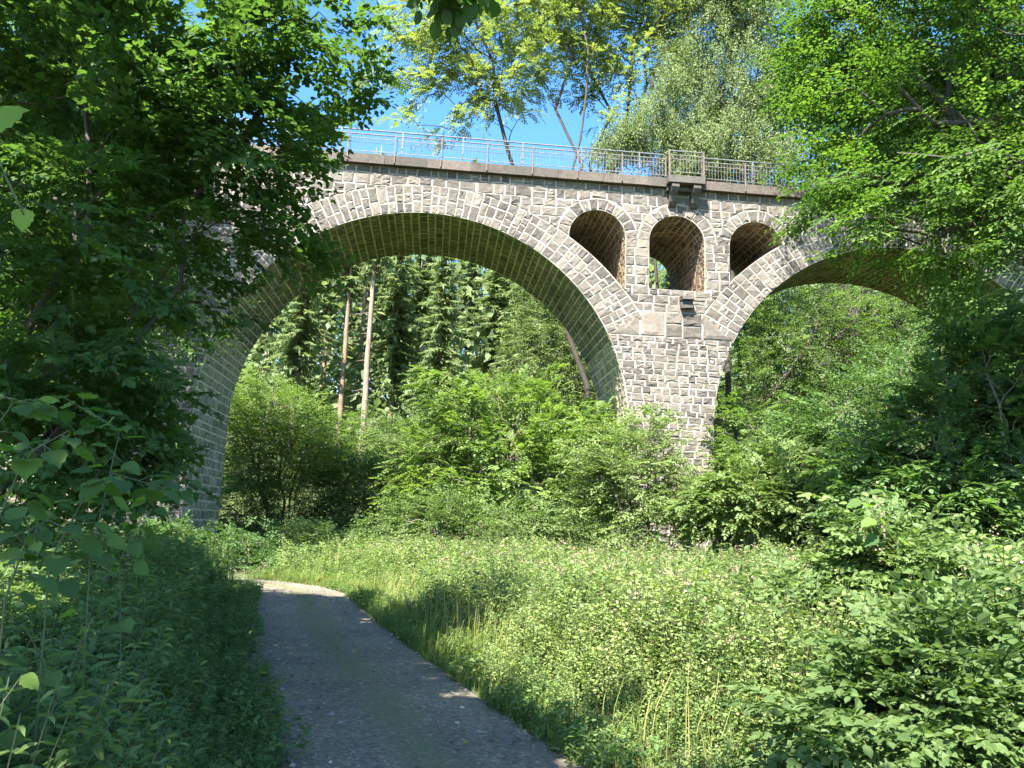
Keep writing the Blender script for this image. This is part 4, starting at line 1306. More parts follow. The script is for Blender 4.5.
tall('lime_tree', 'dark broad tree on the hill behind the right arch', 900, 52, [(900, 220, 52), (960, 260, 52)],
     [(900, 300, 52, 90, 70), (980, 300, 52, 80, 70), (930, 380, 51, 90, 50), (1010, 380, 51, 60, 50)], 420, 'shrub', T_RHOMB, M['shrub_leaf'], M['bark_dark'], 0.3, sprays_per=3, scale=(1.8, 2.8), rt=0.016, tone0=0.4, spread=1.4)
tall('lime_tree', 'bushy tree behind the middle pier seen at the edge of the right arch', 700, 50, [(720, 250, 50), (690, 300, 50)],
     [(730, 330, 50, 45, 60), (760, 300, 50, 40, 40), (720, 420, 49, 50, 40), (800, 400, 50, 50, 50)], 300, 'shrub', T_RHOMB, M['bright_leaf'], M['bark'], 0.25, sprays_per=3, scale=(1.6, 2.5), rt=0.016, tone0=0.4, spread=1.2)
# trees behind the left end, glimpsed through the near leaves
tall('lime_tree', 'broad tree behind the left end of the viaduct glimpsed through near leaves', 180, 44, [(170, 60, 44), (120, 140, 44)],
     [(150, 200, 44, 110, 130), (60, 280, 44, 100, 120), (230, 300, 45, 50, 90)], 220, 'shrub', T_RHOMB, M['bright_leaf'], M['bark'], 0.35, sprays_per=3, scale=(1.8, 2.8), rt=0.016, tone0=0.5, spread=1.4)

# ------------------------------------------------------------------ shrubs seen through and beside the arches
SH = 'shrubs below the viaduct'
bush('hazel_bush', 'big sunlit bush of light green leaves beside the left pier seen through the arch', 'bush', SH, 285, 520, 42,
     [(270, 430, 42, 55, 50), (310, 460, 42, 50, 50), (250, 480, 41, 40, 55), (340, 490, 42, 45, 40), (262, 398, 42, 32, 24)], 700, 'beech', T_OVATE, M['bright_leaf'], 7, 0.07, sprays_per=3, scale=(1.2, 2.0), tone0=0.6, flat=0.85, spread=0.8)
bush('hazel_bush', 'pale green shrub in the hollow right of the sunlit bush', 'bush', SH, 360, 530, 41,
     [(375, 500, 41, 45, 38), (345, 525, 40, 45, 26), (405, 470, 43, 38, 45)], 400, 'shrub', T_OVATE, M['shrub_leaf'], 6, 0.05, sprays_per=3, scale=(1.0, 1.8), tone0=0.6, spread=0.7)
bush('hazel_bush', 'dark shaded shrub at the foot of the conifers behind the hollow', 'bush', SH, 410, 470, 46,
     [(400, 440, 46, 60, 30), (340, 455, 46, 45, 30), (470, 430, 47, 60, 40), (560, 440, 46, 60, 40)], 500, 'shrub', T_RHOMB, M['shrub_leaf'], 6, 0.06, sprays_per=3, scale=(1.3, 2.2), tone0=0.5, spread=0.9)
bush('ash_sapling', 'tall bright green ash sapling growing under the main arch', 'sapling', SH, 500, 535, 33,
     [(460, 400, 33, 50, 34), (520, 420, 33, 55, 45), (480, 455, 33, 65, 45), (560, 450, 32, 55, 50), (520, 500, 32, 90, 42), (440, 500, 33, 50, 42), (590, 440, 32, 32, 32)], 560, 'ash', T_RHOMB, M['bright_leaf'], 8, 0.08, sprays_per=2, scale=(1.2, 1.9), tone0=0.6, spread=0.7)
bush('willow_bush', 'low spreading green shrub in front of the bright sapling', 'bush', SH, 470, 550, 29,
     [(450, 525, 29, 60, 28), (530, 530, 28, 60, 26), (400, 535, 29, 40, 22)], 400, 'shrub', T_OVATE, M['shrub_leaf'], 7, 0.04, sprays_per=3, scale=(0.8, 1.4), tone0=0.55, spread=0.5)
bush('willow_bush', 'loose pale green shrub standing in front of the middle pier', 'bush', SH, 640, 550, 24,
     [(650, 440, 24, 38, 28), (630, 490, 24, 55, 45), (665, 500, 24, 28, 45), (600, 470, 24, 40, 45), (640, 530, 23.5, 50, 25)], 420, 'shrub', T_OVATE, M['pale_leaf'], 8, 0.045, sprays_per=3, scale=(0.7, 1.2), tone0=0.55, spread=0.45)
bush('elder_bush', 'rounded pale green bush right of the middle pier foot', 'bush', SH, 750, 545, 22,
     [(750, 500, 22, 50, 34), (800, 510, 22, 45, 32), (715, 515, 22, 30, 28), (770, 470, 23, 36, 26), (835, 520, 21, 35, 28)], 420, 'elder', T_OVATE, M['pale_leaf'], 8, 0.04, sprays_per=2, scale=(0.7, 1.1), tone0=0.4, spread=0.4)
bush('elder_bush', 'leafy bush behind the right edge of the middle pier', 'bush', SH, 735, 480, 31,
     [(745, 440, 31, 26, 40), (770, 450, 32, 40, 40), (735, 470, 30, 20, 25)], 120, 'elder', T_OVATE, M['bright_leaf'], 5, 0.05, sprays_per=2, scale=(0.9, 1.4), tone0=0.4, spread=0.5)
bush('elder_bush', 'dark elder thicket on the shaded slope at the right edge', 'bush', SH, 980, 560, 15,
     [(960, 450, 16, 80, 50), (1010, 400, 16, 70, 60), (940, 510, 15, 80, 45), (1010, 520, 14.5, 60, 50), (890, 480, 16, 50, 45), (1000, 340, 17, 60, 40)], 560, 'elder', T_OVATE, M['elder_leaf'], 9, 0.05, sprays_per=2, scale=(0.75, 1.15), tone0=0.5, spread=0.4)
bush('elder_bush', 'dark bush higher on the slope beneath the right arch', 'bush', SH, 880, 500, 24,
     [(870, 420, 24, 60, 40), (920, 390, 25, 60, 45), (820, 440, 25, 45, 40), (970, 360, 25, 60, 50), (860, 470, 23, 50, 35)], 520, 'shrub', T_OVATE, M['elder_leaf'], 8, 0.06, sprays_per=3, scale=(1.0, 1.7), tone0=0.45, spread=0.6)
bush('bramble_mound', 'low mound of green leaves at the foot of the left pier', 'bush', SH, 250, 580, 24,
     [(230, 555, 25, 50, 24), (280, 572, 24, 40, 20), (180, 550, 24, 50, 26), (310, 580, 24.5, 18, 12)], 260, 'shrub', T_OVATE, M['elder_leaf'], 8, 0.02, sprays_per=3, scale=(0.7, 1.2), tone0=0.4, spread=0.4)
bush('bramble_mound', 'low shrub in the shade behind the bend of the path', 'bush', SH, 330, 565, 28,
     [(330, 550, 28, 40, 20), (375, 560, 27, 36, 18), (300, 540, 29, 36, 22)], 170, 'shrub', T_OVATE, M['shrub_leaf'], 6, 0.02, sprays_per=3, scale=(0.8, 1.3), tone0=0.4, spread=0.4)

# ------------------------------------------------------------------ the big beech on the right slope
by = 14.0
foot = np.array([12.2, by, hz(12.2, by) - 0.3])
bst = [stem_line(foot, foot + np.array([0.3, 0.5, 15]), 0.12, 14)]
blb = [(985, 60, 14, 110, 80), (900, 60, 14, 80, 60), (832, 40, 14.5, 44, 36), (880, 135, 14, 75, 44), (840, 185, 13.5, 34, 16), (930, 195, 13, 75, 34), (1000, 262, 12.5, 40, 18),
       (990, 160, 13, 70, 60), (885, 222, 13, 45, 14), (980, 235, 13, 60, 22), (880, -60, 14, 120, 70), (1010, -80, 14, 120, 90), (930, 150, 16, 90, 70), (960, -130, 11.5, 110, 50), (1090, 40, 11.5, 60, 120), (1060, 180, 12, 50, 60)]
bbl = [blob(u, v, y, ru, rv, 1.5) for u, v, y, ru, rv in blb]
make_tree('beech_tree', 'big beech leaning in from the right with level sprays of leaves over the viaduct', 'tree', None, foot, bst, bbl, 620, 'beech', T_OVATE, M['beech_leaf'], M['bark_dark'], 0.42,
          sprays_per=5, scale=(0.8, 1.35), rt=0.006, lift=0.12, flat=0.93, out_bias=0.5, droop=-0.12, tone0=0.5, spread=0.5)

f2 = np.array([19.5, 25.0, hz(19.5, 25.0) - 0.3])
bb2 = [blob(*q) for q in ((812, 20, 27, 28, 60), (870, 60, 27, 60, 70), (940, 80, 27, 70, 70), (1015, 90, 26, 70, 80), (880, -70, 27, 90, 70), (980, -90, 27, 100, 70), (1080, 20, 26, 80, 110))]
make_tree('beech_tree', 'taller beech farther back at the right that shades the second arch', 'tree', None, f2, [stem_line(f2, f2 + np.array([-0.6, 1.0, 19]), 0.12, 14)], bb2, 460, 'beech', T_RHOMB, M['beech_leaf'], M['bark_dark'], 0.34,
          sprays_per=5, scale=(1.3, 2.1), rt=0.01, lift=0.15, flat=0.9, out_bias=0.5, droop=-0.12, tone0=0.4, spread=0.9)

# ------------------------------------------------------------------ the near tree on the left, arching over the path
foot = np.array([-5.6, 6.3, hz(-5.6, 6.3) - 0.2])
lb = [(110, 100, 7.5, 170, 120), (250, 80, 8, 65, 75), (40, 270, 7, 110, 110), (170, 210, 8, 65, 60), (310, 30, 7.5, 50, 40), (80, 380, 7.2, 75, 60), (262, 235, 8, 38, 20), (225, 150, 8, 44, 40), (258, 165, 8, 24, 26), (195, 285, 8, 30, 26), (335, 80, 7.6, 30, 24),
      (20, 460, 7.5, 80, 50), (110, 400, 8, 28, 40)]
lbl = [blob(u, v, y, ru, rv, 1.3) for u, v, y, ru, rv in lb]
lbl += [blob(u, v, y, ru, rv, 1.8) for u, v, y, ru, rv in ((20, 120, 10.5, 110, 120), (110, 150, 10, 60, 60), (20, 300, 11, 90, 90), (120, 260, 11, 50, 50))]
lbl += [blob(u, v, y, ru, rv, 0.8) for u, v, y, ru, rv in ((138, 455, 9, 26, 50), (146, 350, 8.2, 26, 34), (60, 430, 9, 70, 60), (128, 410, 8.6, 24, 40))]
st = [stem_line(foot, at(300, 20, 8), 0.5, 10), stem_line(foot + [-.2, .1, 0], at(110, 40, 7.5), 0.5, 10), stem_line(foot + [.15, .2, 0], at(220, 200, 8), 0.6, 10), stem_line(foot + [-.3, -.2, 0], at(30, 200, 6.5), 0.5, 9)]
tg = sample_blobs(lbl, 760, shell=0.5)
make_tree('maple_tree', 'dark leafy tree arching over the path from the left with many thin stems', 'tree', None, foot, st, lbl, 0, 'maple', T_MAPLE, M['maple_leaf'], M['bark_dark'], 0.042,
          sprays_per=3, scale=(0.8, 1.25), rt=0.004, lift=0.10, flat=0.75, out_bias=0.5, droop=-0.12, tone0=0.45, spread=0.3, targets=tg)

# trees on the left bank farther along, which shade the path
for k, (x, y, H, n, lab) in enumerate([(-12.0, 12.5, 10.5, 260, 'shady broadleaf tree on the left bank behind the near dark tree'), (-15.5, 23.6, 20.0, 520, 'tall broadleaf tree on the left bank standing before the end of the viaduct')]):
    f = np.array([x, y, hz(x, y) - 0.2]); q = H / 10.5
    bl = [(f + np.array([dx * (q + 1) / 2, dy, dz * q]), np.array([r, r, r * .8]) * (q + 1.3) / 2.3) for dx, dy, dz, r in ((0.8, 0, 8.5, 2.6), (-1.5, 1, 7, 2.4), (2.6, -1, 6.6, 2.0), (0.5, 1.5, 5, 2.2), (0, -1.5, 10.5, 2.0), (2.6, 0.4, 4.0, 1.8), (0.4, -1.0, 3.0, 1.8))]
    make_tree('maple_tree', lab, 'tree', 'trees on the left bank', f, [stem_line(f, f + np.array([0.4, 0, H]), 0.2, 12)], bl, n, 'maple', T_OVATE, M['maple_leaf'], M['bark_dark'], 0.2,
              sprays_per=4, scale=(1.1, 1.8) if k == 0 else (1.6, 2.6), rt=0.006, tone0=0.5, spread=0.5 * q)

# ------------------------------------------------------------------ hazel shoots close to the camera
def shoot(name, label, pts, leaves, rad=0.0038, cat='branch', mat='near_leaf', grp=None, tones=None):
    pts = np.array(pts, float)
    root = empty(name, pts[0], label, cat, grp)
    t = np.linspace(0, 1, len(pts)); tt = np.linspace(0, 1, 16)
    line = np.column_stack([np.interp(tt, t, pts[:, i]) for i in range(3)])
    mb = MB(); mb.tube(line, np.linspace(rad, rad * 0.35, 16), 6)
    lf = MB(); P, D, Nn, S, Tn = [], [], [], [], []
    for (p, d, n, s, tone) in leaves:
        p = np.array(p); i = np.argmin(np.linalg.norm(line - p, axis=1))
        mb.tube([line[i], p], 0.0016, 4, 0, 0.5, False)
        P.append(p); D.append(d); Nn.append(n); S.append(s); Tn.append(tone)
    put_leaves(lf, T_SERR, np.array(P), np.array(D, float), np.array(Nn, float), np.array(S), np.array(Tn))
    mb.build('twig', [M['stem']], root, smooth=True)
    lf.build('leaves', [M[mat]], root, smooth=True)
    return root


def auto_shoot(name, label, pts, n, size, grp=None, cat='shoot', t0=0.25):
    pts = np.array(pts, float); t = np.linspace(0, 1, len(pts)); L = []
    for k in range(n):
        q = t0 + (1 - t0) * (k + 0.5) / n
        p = np.array([np.interp(q, t, pts[:, i]) for i in range(3)])
        a = random.uniform(-1.2, 1.2) + (math.pi if k % 2 else 0)
        d = np.array([math.cos(a), math.sin(a) * 0.8, random.uniform(-0.8, 0.3)])
        L.append((p + d * random.uniform(0.02, 0.07), d, (random.gauss(0, .35), random.gauss(-0.35, .3), 1), size * random.uniform(0.7, 1.15), random.uniform(0.1, 0.95)))
    return shoot(name, label, pts, L, grp=grp, cat=cat)


HS = 'hazel shoots on the left close to the camera'
def gpt(u, v, y):
    p = at(u, v, y); return [p[0], p[1], hz(p[0], p[1]) - 0.05]


# overhanging twig at the very left edge with two light leaves
shoot('hazel_twig', 'hazel twig at the upper left edge with a big light green leaf', [at(-160, 330, 1.5), at(-60, 200, 1.5), at(5, 175, 1.5), at(24, 215, 1.52)],
      [(at(-12, 128, 1.48), (0.35, 0, 0.25), (0.15, -0.9, 0.35), 0.085, 0.95), (at(24, 208, 1.52), (0.06, 0, -1), (0.3, -0.9, 0.2), 0.05, 1.0), (at(-40, 170, 1.5), (-0.6, 0, 0.5), (0, -0.6, 0.6), 0.07, 0.8)], 0.005, 'branch')
for k, (us, n, s, lab) in enumerate([
    ([(60, 700, 2.6), (50, 560, 2.6), (100, 470, 2.7), (165, 488, 2.7)], 9, 0.085, 'hazel shoot leaning right with broad blue green leaves before the pier'),
    ([(-20, 720, 2.3), (-10, 540, 2.3), (25, 455, 2.35), (70, 430, 2.4)], 9, 0.09, 'hazel shoot at the left edge with broad grey green leaves'),
    ([(10, 740, 2.1), (5, 600, 2.1), (30, 530, 2.1), (48, 520, 2.1)], 7, 0.06, 'short hazel shoot with small light green leaves at the left edge'),
    ([(100, 720, 3.2), (90, 560, 3.2), (120, 430, 3.3), (60, 395, 3.3)], 12, 0.09, 'tall hazel shoot bending left with dark leaves'),
    ([(-60, 720, 2.4), (-40, 480, 2.4), (15, 400, 2.5), (40, 405, 2.5)], 8, 0.085, 'hazel shoot highest at the left edge with dull leaves'),
    ([(140, 720, 4.0), (120, 560, 4.0), (150, 500, 4.0), (185, 470, 4.1)], 12, 0.09, 'hazel shoot with dark leaves farthest from the camera')]):
    pts = [gpt(us[0][0], us[0][1], us[0][2])] + [list(at(*q)) for q in us[1:]]
    auto_shoot('hazel_shoot', lab, pts, int(n * 3.2), s * 1.0, HS, t0=0.12)

# dark twig hanging in at the top of the picture, from a tree behind the camera
f = np.array([-3.4, -3.2, hz(-3.4, -3.2) - 0.2])
tipb = [blob(430, -20, 3.8, 18, 8, 0.15), blob(395, -40, 3.8, 24, 10, 0.2)]
canb = [(np.array([-2.6, -1.4, 7.6]), np.array([2.4, 2.2, 1.2])), (np.array([-4.8, -0.8, 7.2]), np.array([2.0, 2.2, 1.0]))]  # unseen crown over the camera, added to shade the left bank
can = [(np.array([-3.2, 0.9, 7.4]), np.array([1.7, 1.6, 0.9])), (np.array([-3.4, 1.4, 8.0]), np.array([1.6, 1.8, 0.7])), (np.array([-4.2, 3.4, 7.8]), np.array([1.8, 1.8, 0.9])), (np.array([-5.5, 7.0, 8.6]), np.array([2.0, 2.0, 0.9])), (np.array([-6.8, 9.2, 9.6]), np.array([1.8, 1.6, 0.9]))]  # unseen canopy above the view, shaped to throw shade on the path
tg = np.concatenate([at(u, v, 3.8)[None] for u, v in ((385, -70), (408, -56), (430, -50), (440, -60))] + [sample_blobs(canb, 220), sample_blobs(can, 1350)])
make_tree('alder_tree', 'tree beside the camera whose dark twig hangs into the top of the view', 'tree', None, f, [stem_line(f, f + np.array([-0.5, 3.0, 7.2]), 0.25, 12)], tipb + canb, 0, 'hazel', T_ROUND, M['maple_leaf'], M['bark_dark'], 0.16,
          sprays_per=3, scale=(0.42, 0.66), rt=0.003, tone0=0.2, spread=0.2, targets=tg, lift=0.05, droop=-0.5)

# ------------------------------------------------------------------ herbs: meadow on the right
vm = [herb_variant(1.0, 12, 0.062, 'opp') for _ in range(8)] + [herb_variant(1.0, 24, 0.05, 'bush') for _ in range(10)]
mb = MB()


def meadow_h(P):
    d = path_dist(P[:, 0], P[:, 1]) - PW
    return (0.30 + 0.75 * sst(d, 0.2, 1.6)) * (1 + 0.35 * sst(P[:, 0] - 0.25 * P[:, 1], 0, 5)) * (0.88 + 0.22 * np.sin(P[:, 0] * 1.1 + 0.6) * np.cos(P[:, 1] * 0.7) + 0.2 * np.sin(P[:, 0] * 2.9 + 1.0) * np.sin(P[:, 1] * 2.3) + 0.12 * rng.normal(0, 1, len(P)))


for (n, y0, y1, d0, d1, ls) in ((3000, 3.5, 9, 0.12, 3.2, 1.0), (5200, 7, 14, 0.15, 7.0, 1.15), (5200, 12, 20.5, 0.2, 11.0, 1.45)):
    P = side_points(n, y0, y1, d0, d1, -1, 0.8)
    scatter_herbs(mb, P, vm, T_OVATE if y0 < 7 else T_RHOMB, np.clip(meadow_h(P), 0.2, 1.9), np.clip(rng.normal(0.55, 0.2, n) + 0.2 * np.sin(P[:, 0] * 0.9) * np.cos(P[:, 1] * 0.8) + 0.16 * np.sin(P[:, 0] * 2.9 + 1.0) * np.sin(P[:, 1] * 2.3), 0, 1), lscale=ls)
# far part of the meadow up to the viaduct
n = 2600; P = np.column_stack([rng.uniform(-5.5, 14, n), rng.uniform(18, 29, n)]); P = P[path_dist(P[:, 0], P[:, 1]) > PW + 0.3]
scatter_herbs(mb, P, vm, T_RHOMB, np.clip(meadow_h(P), 0.2, 1.9), np.clip(rng.normal(0.6, 0.2, len(P)), 0, 1), lscale=1.7)
tag(mb.build('meadow_herbs', [M['herb'], M['stem']]), 'sunlit waist high meadow of green herbs right of the path', 'herbs', kind='stuff')

mb = MB()
for n, X0, X1, Y0, Y1, hh, ls in ((2600, 6, 26, 9, 30, 1.1, 1.7), (3000, -22, 22, 33, 56, 1.5, 2.6), (1200, -22, -8, 6, 30, 1.2, 1.9)):
    P = np.column_stack([rng.uniform(X0, X1, n), rng.uniform(Y0, Y1, n)]); P = P[path_dist(P[:, 0], P[:, 1]) > PW + 0.5]
    q = (P - bn[None, :2] * BD) @ bn[:2]
    P = P[(q < -0.5) | (q > WID + 0.5)]
    scatter_herbs(mb, P, vm, T_RHOMB, rng.uniform(0.5, 1, len(P)) * hh, np.clip(rng.normal(0.45, 0.2, len(P)), 0, 1), lscale=ls, stems=False)
tag(mb.build('undergrowth', [M['shrub_leaf']]), 'leafy undergrowth covering the slopes around the viaduct', 'undergrowth', kind='stuff')

mb = MB()
vd = [herb_variant(1.0, 6, 0.17, 'opp') for _ in range(5)] + [herb_variant(1.0, 9, 0.12, 'bush') for _ in range(5)]
P = side_points(2400, 4, 20, 0.4, 9.0, -1, 0.9); P = P[np.sin(P[:, 0] * 1.9 + 0.5) * np.cos(P[:, 1] * 1.3 + P[:, 0] * 0.4) > 0.1]
scatter_herbs(mb, P, vd, T_OVATE, np.clip(meadow_h(P) * 1.12, 0.3, 1.6), np.clip(rng.normal(0.35, 0.2, len(P)), 0, 1), lscale=0.9)
vt = [herb_variant(1.0, 15, 0.075, 'opp') for _ in range(8)]
P = side_points(2600, 5, 20, 0.9, 9.0, -1, 0.9); P = P[np.sin(P[:, 0] * 1.1 + 1.7) * np.sin(P[:, 1] * 0.8 + 0.6 * P[:, 0]) > 0.35]
scatter_herbs(mb, P, vt, T_NETTLE, rng.uniform(1.0, 1.75, len(P)), np.clip(rng.normal(0.7, 0.2, len(P)), 0, 1), lscale=1.25)
tag(mb.build('broad_leaved_weeds', [M['shrub_leaf'], M['stem']]), 'clumps of darker broad leaved weeds among the meadow herbs', 'weeds', kind='stuff')
mb = MB()
P = side_points(9000, 4, 20.5, 0.5, 9.0, -1, 0.9); P = P[np.sin(P[:, 0] * 1.3 + 2.0) * np.cos(P[:, 1] * 0.9 - P[:, 0] * 0.5) > 0.15]
scatter_grass(mb, P, np.clip(meadow_h(P) * rng.uniform(0.8, 1.15, len(P)), 0.3, 1.25), rng.normal(0.6, 0.22, len(P)), 0.0032, lean=0.4)
P = side_points(5000, 9.0, 20.5, -0.05, 0.9, -1, 1.2)
scatter_grass(mb, P, rng.uniform(0.12, 0.42, len(P)), rng.normal(0.58, 0.15, len(P)), 0.005, lean=0.55)
tag(mb.build('meadow_grass', [M['grass']]), 'yellowish green grass growing in patches through the meadow', 'grass', kind='stuff')

# pinkish seed heads on the taller herbs
mb = MB()
P = side_points(1000, 5.5, 20, 1.0, 8.5, -1, 0.8); Z = hgt(P[:, 0], P[:, 1]) + np.clip(meadow_h(P), 0.5, 1.9) + 0.06
k = 12
PP = np.repeat(np.column_stack([P, Z]), k, 0) + rng.normal(0, 0.035, (len(P) * k, 3))
put_leaves(mb, T_RHOMB, PP, rng.normal(0, 1, PP.shape), rng.normal(0, 1, PP.shape), rng.uniform(0.02, 0.045, len(PP)), rng.uniform(0, 1, len(PP)))
tag(mb.build('seed_heads', [M['blossom']]), 'pinkish seed heads dotted over the meadow herbs', 'flowers', kind='stuff')

# nettles and herbs on the left of the path
vn = [herb_variant(1.0, 14, 0.115, 'opp') for _ in range(9)] + [herb_variant(1.0, 22, 0.088, 'bush') for _ in range(8)]
mb = MB()


def left_h(P):
    d = path_dist(P[:, 0], P[:, 1]) - PW
    return np.clip((0.22 + 0.85 * sst(d, 0.15, 1.2)) * (0.9 + 0.25 * np.sin(P[:, 0] * 1.7) * np.cos(P[:, 1] * 0.9) + 0.12 * rng.normal(0, 1, len(P))), 0.15, 1.4)


for (n, y0, y1, d0, d1, ls, tp) in ((2600, 1.6, 6, 0.0, 2.6, 0.9, T_NETTLE), (3200, 5, 12, 0.0, 4.0, 1.05, T_NETTLE), (2600, 11, 21, 0.0, 5.0, 1.35, T_RHOMB)):
    P = side_points(n, y0, y1, d0, d1, 1, 0.8)
    far_ = np.hypot(P[:, 0], P[:, 1]) > 1.7
    P = P[far_]
    scatter_herbs(mb, P, vn, tp, left_h(P), np.clip(rng.normal(0.5, 0.22, len(P)), 0, 1), lscale=ls, stem_r=0.002)
tag(mb.build('nettles', [M['nettle'], M['stem']]), 'thick shaded bank of nettles left of the path', 'nettles', kind='stuff')

# grass: verges, tufts in the middle of the path, tall pale grass on the left farther on
mb = MB()
for side in (1, -1):
    P = side_points(1800 if side == 1 else 8000, 3.0, 20.5, -0.12, 0.5, side, 1.6)
    scatter_grass(mb, P, (rng.gamma(4, 0.024, len(P)) + 0.02) * (0.6 if side == 1 else 1), rng.normal(0.38 if side == 1 else 0.55, 0.2, len(P)), 0.004)
T_, N_ = path_frames()
P = PL[rng.integers(20, len(PL) - 30, 900)] + rng.normal(0, 0.14, (900, 2)); P = P[(np.sin(P[:, 1] * 1.3) > -0.2) & (P[:, 1] > 9)]
scatter_grass(mb, P, rng.gamma(3, 0.02, len(P)) + 0.02, rng.normal(0.4, 0.2, len(P)), 0.004)
tag(mb.build('verge_grass', [M['grass']]), 'short green grass along both edges of the path', 'grass', kind='stuff')
mb = MB()
P = side_points(1500, 5.0, 17, 0.25, 1.6, -1, 1.0); keep = np.sin(P[:, 1] * 1.4 + P[:, 0]) > -0.35; P = P[keep]
scatter_grass(mb, P, rng.uniform(0.35, 0.85, len(P)), rng.normal(0.8, 0.15, len(P)), 0.003, lean=0.4)
P = np.column_stack([rng.uniform(-10.5, -5.9, 2400), rng.uniform(13.5, 20, 2400)]); P = P[path_dist(P[:, 0], P[:, 1]) > PW + 0.25]
scatter_grass(mb, P, rng.uniform(0.8, 1.35, len(P)), rng.normal(0.45, 0.18, len(P)), 0.006, lean=0.35)
tag(mb.build('tall_grass', [M['grass']]), 'tall pale grass stems standing among the herbs beside the path', 'grass', kind='stuff')

# small weeds creeping over the edges, fallen leaves on the path
mb = MB()
vw = [herb_variant(1.0, 7, 0.09, 'bush') for _ in range(6)]
for side in (1, -1):
    P = side_points(1500, 3.0, 20, -0.22, 0.3, side, 1.0); P = P[np.sin(P[:, 1] * 3.1 + side) + np.sin(P[:, 1] * 1.2) > -0.6]
    scatter_herbs(mb, P, vw, T_OVATE, rng.uniform(0.06, 0.28, len(P)), np.clip(rng.normal(0.5, 0.2, len(P)), 0, 1), lscale=1.2, stems=False)
tag(mb.build('creeping_weeds', [M['nettle']]), 'small weeds creeping over the ragged edges of the path', 'weeds', kind='stuff')
mb = MB()
n = 520; T_, N_ = path_frames(); ii = rng.integers(14, len(PL) - 34, n); ww = rng.uniform(-1, 1, n); ww = np.sign(ww) * np.abs(ww) ** 0.6
P = PL[ii] + N_[ii] * (ww * PW)[:, None] + rng.normal(0, 0.1, (n, 2))
put_leaves(mb, T_OVATE, np.column_stack([P, hgt(P[:, 0], P[:, 1]) + 0.062]), rng.normal(0, 1, (n, 3)) * [1, 1, .12], rng.normal(0, .2, (n, 3)) + [0, 0, 1], rng.uniform(0.02, 0.06, n), rng.uniform(0, 1, n))
tag(mb.build('leaf_litter', [leaf_mat('dry_leaf', [(0, (0.05, 0.035, 0.02)), (0.5, (0.13, 0.09, 0.045)), (1, (0.26, 0.22, 0.08))], (1, 1, 1), 0.15)]), 'dry fallen leaves strewn over the path', 'leaves', kind='stuff')

# ------------------------------------------------------------------ brambles at the right, in flower
def bramble(label, u, y, canes, blobs, n, lm='shrub_leaf', flowers=True, tone=0.6):
    bl = [blob(*b) for b in blobs]
    p = at(u, 640, y); foot = np.array([p[0], y, hz(p[0], y) - .05])
    st = [stem_line(foot + np.array([random.uniform(-.3, .3), random.uniform(-.3, .3), 0]), at(*c), 0.7, 9) for c in canes]
    r = make_tree('bramble', label, 'bramble', 'brambles at the right', foot, st, bl, n, 'shrub', T_OVATE, M[lm], M['stem'], 0.016, sprays_per=4, scale=(0.42, 0.72), rt=0.0035, crown_name='leaves', trunk_name='canes', tone0=tone, spread=0.25, droop=-0.1)
    if flowers:
        mb = MB()
        for b in bl:
            q = max(2, int(9 * b[1][0] / 0.5))
            C = b[0] + nrm(rng.normal(0, 1, (q, 3)) * [1, 1, .4] + [0, -.2, .9]) * b[1] * 1.1
            for c in C:
                m = 16; PP = c + rng.normal(0, 0.03, (m, 3)) * [1, 1, 1.7]
                put_leaves(mb, T_RHOMB, PP, rng.normal(0, 1, (m, 3)), rng.normal(0, 1, (m, 3)), rng.uniform(0.018, 0.036, m), rng.uniform(0, 1, m))
        mb.build('blossom', [M['blossom']], r)
    return r


bramble('tall flowering bramble with one long cane standing above the meadow', 905, 7.0, [(865, 500, 7), (930, 560, 7), (975, 580, 7), (900, 560, 7)],
        [(900, 560, 7, 45, 30), (940, 580, 7, 50, 30), (880, 590, 7, 50, 34), (980, 600, 7, 45, 28), (870, 520, 7, 16, 26)], 190)
bramble('flowering bramble at the right edge in half shade', 1010, 6.4, [(1000, 575, 6.4), (1040, 580, 6.4), (990, 610, 6.4)],
        [(1005, 600, 6.4, 40, 25), (1020, 640, 6.2, 60, 40), (960, 640, 6.2, 60, 34)], 190)
bramble('dark leafy bramble in the shaded lower right corner', 960, 4.6, [(930, 660, 4.6), (1000, 660, 4.6), (960, 690, 4.5)],
        [(930, 700, 4.7, 60, 40), (990, 680, 4.6, 70, 50), (970, 750, 4.3, 100, 40), (860, 745, 4.8, 60, 30)], 230, 'shrub_leaf', False, 0.3)
bramble('leafy bramble in the meadow left of the tall one', 800, 8.0, [(800, 600, 8), (760, 620, 8), (830, 590, 8)],
        [(800, 620, 8, 50, 34), (750, 640, 7.8, 50, 34), (840, 640, 7.6, 60, 40)], 120)
# long cane tip with big light leaves
cane = [gpt(925, 700, 6.6)] + [list(at(*q)) for q in ((915, 590, 6.6), (895, 540, 6.6), (872, 512, 6.6), (864, 492, 6.6))]
auto_shoot('bramble_cane', 'single long bramble cane with big pale leaves reaching above the bramble', cane, 9, 0.13, None, 'bramble', 0.5)

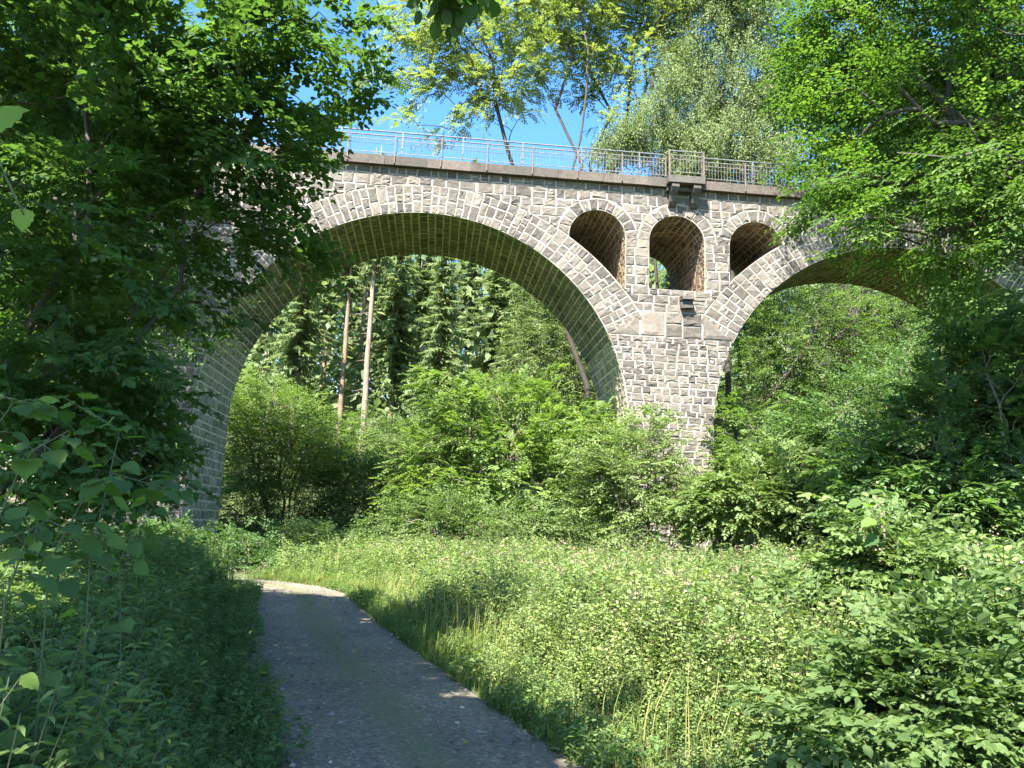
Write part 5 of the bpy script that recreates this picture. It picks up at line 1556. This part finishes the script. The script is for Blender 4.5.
# ------------------------------------------------------------------ light, sky, camera
SUN_H, SUN_E = 24.0, 54.0                # heading the light travels to (right of straight ahead), elevation
from mathutils import Vector, Matrix
sd = Vector((-math.sin(R_(SUN_H)) * math.cos(R_(SUN_E)), -math.cos(R_(SUN_H)) * math.cos(R_(SUN_E)), math.sin(R_(SUN_E))))
sl = bpy.data.lights.new('sun', 'SUN'); sl.energy = 5.0; sl.angle = R_(0.53); sl.color = (1.0, 0.95, 0.86)
so = bpy.data.objects.new('sun', sl); COL.objects.link(so)
so.rotation_euler = sd.to_track_quat('Z', 'Y').to_euler(); so.location = sd * 60
w = bpy.data.worlds.new('World'); scene.world = w; w.use_nodes = True
nt = w.node_tree
bg = nt.nodes['Background']
sky = nt.nodes.new('ShaderNodeTexSky'); sky.sky_type = 'NISHITA'; sky.sun_disc = False
sky.sun_elevation = R_(SUN_E); sky.sun_rotation = math.atan2(sd.x, sd.y)
sky.altitude = 200; sky.air_density = 1.0; sky.dust_density = 0.6; sky.ozone_density = 2.0
hs = nt.nodes.new('ShaderNodeHueSaturation'); hs.inputs['Saturation'].default_value = 1.27; hs.inputs['Hue'].default_value = 0.5
nt.links.new(sky.outputs[0], hs.inputs['Color']); nt.links.new(hs.outputs[0], bg.inputs[0]); bg.inputs[1].default_value = 0.10

cam = bpy.data.cameras.new('camera'); co = bpy.data.objects.new('camera', cam); COL.objects.link(co)
cam.sensor_fit = 'HORIZONTAL'; cam.sensor_width = 36.0; cam.lens = 36.0 * F / 1024.0
cam.clip_start = 0.05; cam.clip_end = 2000
cp, sp_ = math.cos(PITCH), math.sin(PITCH)
r0 = Vector((1, 0, 0)); u0 = Vector((0, -sp_, cp)); f0 = Vector((0, cp, sp_))
rt_ = r0 * math.cos(ROLL) + u0 * math.sin(ROLL); up_ = -r0 * math.sin(ROLL) + u0 * math.cos(ROLL)
mw = Matrix.Identity(4)
for i in range(3): mw[i][0] = rt_[i]; mw[i][1] = up_[i]; mw[i][2] = -f0[i]; mw[i][3] = (0, 0, EYE)[i]
co.matrix_world = mw
scene.camera = co

vs = scene.view_settings
scene.display_settings.display_device = 'sRGB'
vs.view_transform = 'Standard'; vs.look = 'None'; vs.exposure = 2.4; vs.gamma = 1; vs.use_curve_mapping = False
cy = scene.cycles
cy.max_bounces = 9; cy.diffuse_bounces = 7; cy.glossy_bounces = 2; cy.transmission_bounces = 4; cy.transparent_max_bounces = 4
cy.caustics_reflective = False; cy.caustics_refractive = False
cy.sample_clamp_indirect = 10.0
cy.use_adaptive_sampling = True; cy.adaptive_threshold = 0.015
cy.use_denoising = True; cy.denoiser = 'OPENIMAGEDENOISE'; cy.denoising_input_passes = 'RGB_ALBEDO_NORMAL'
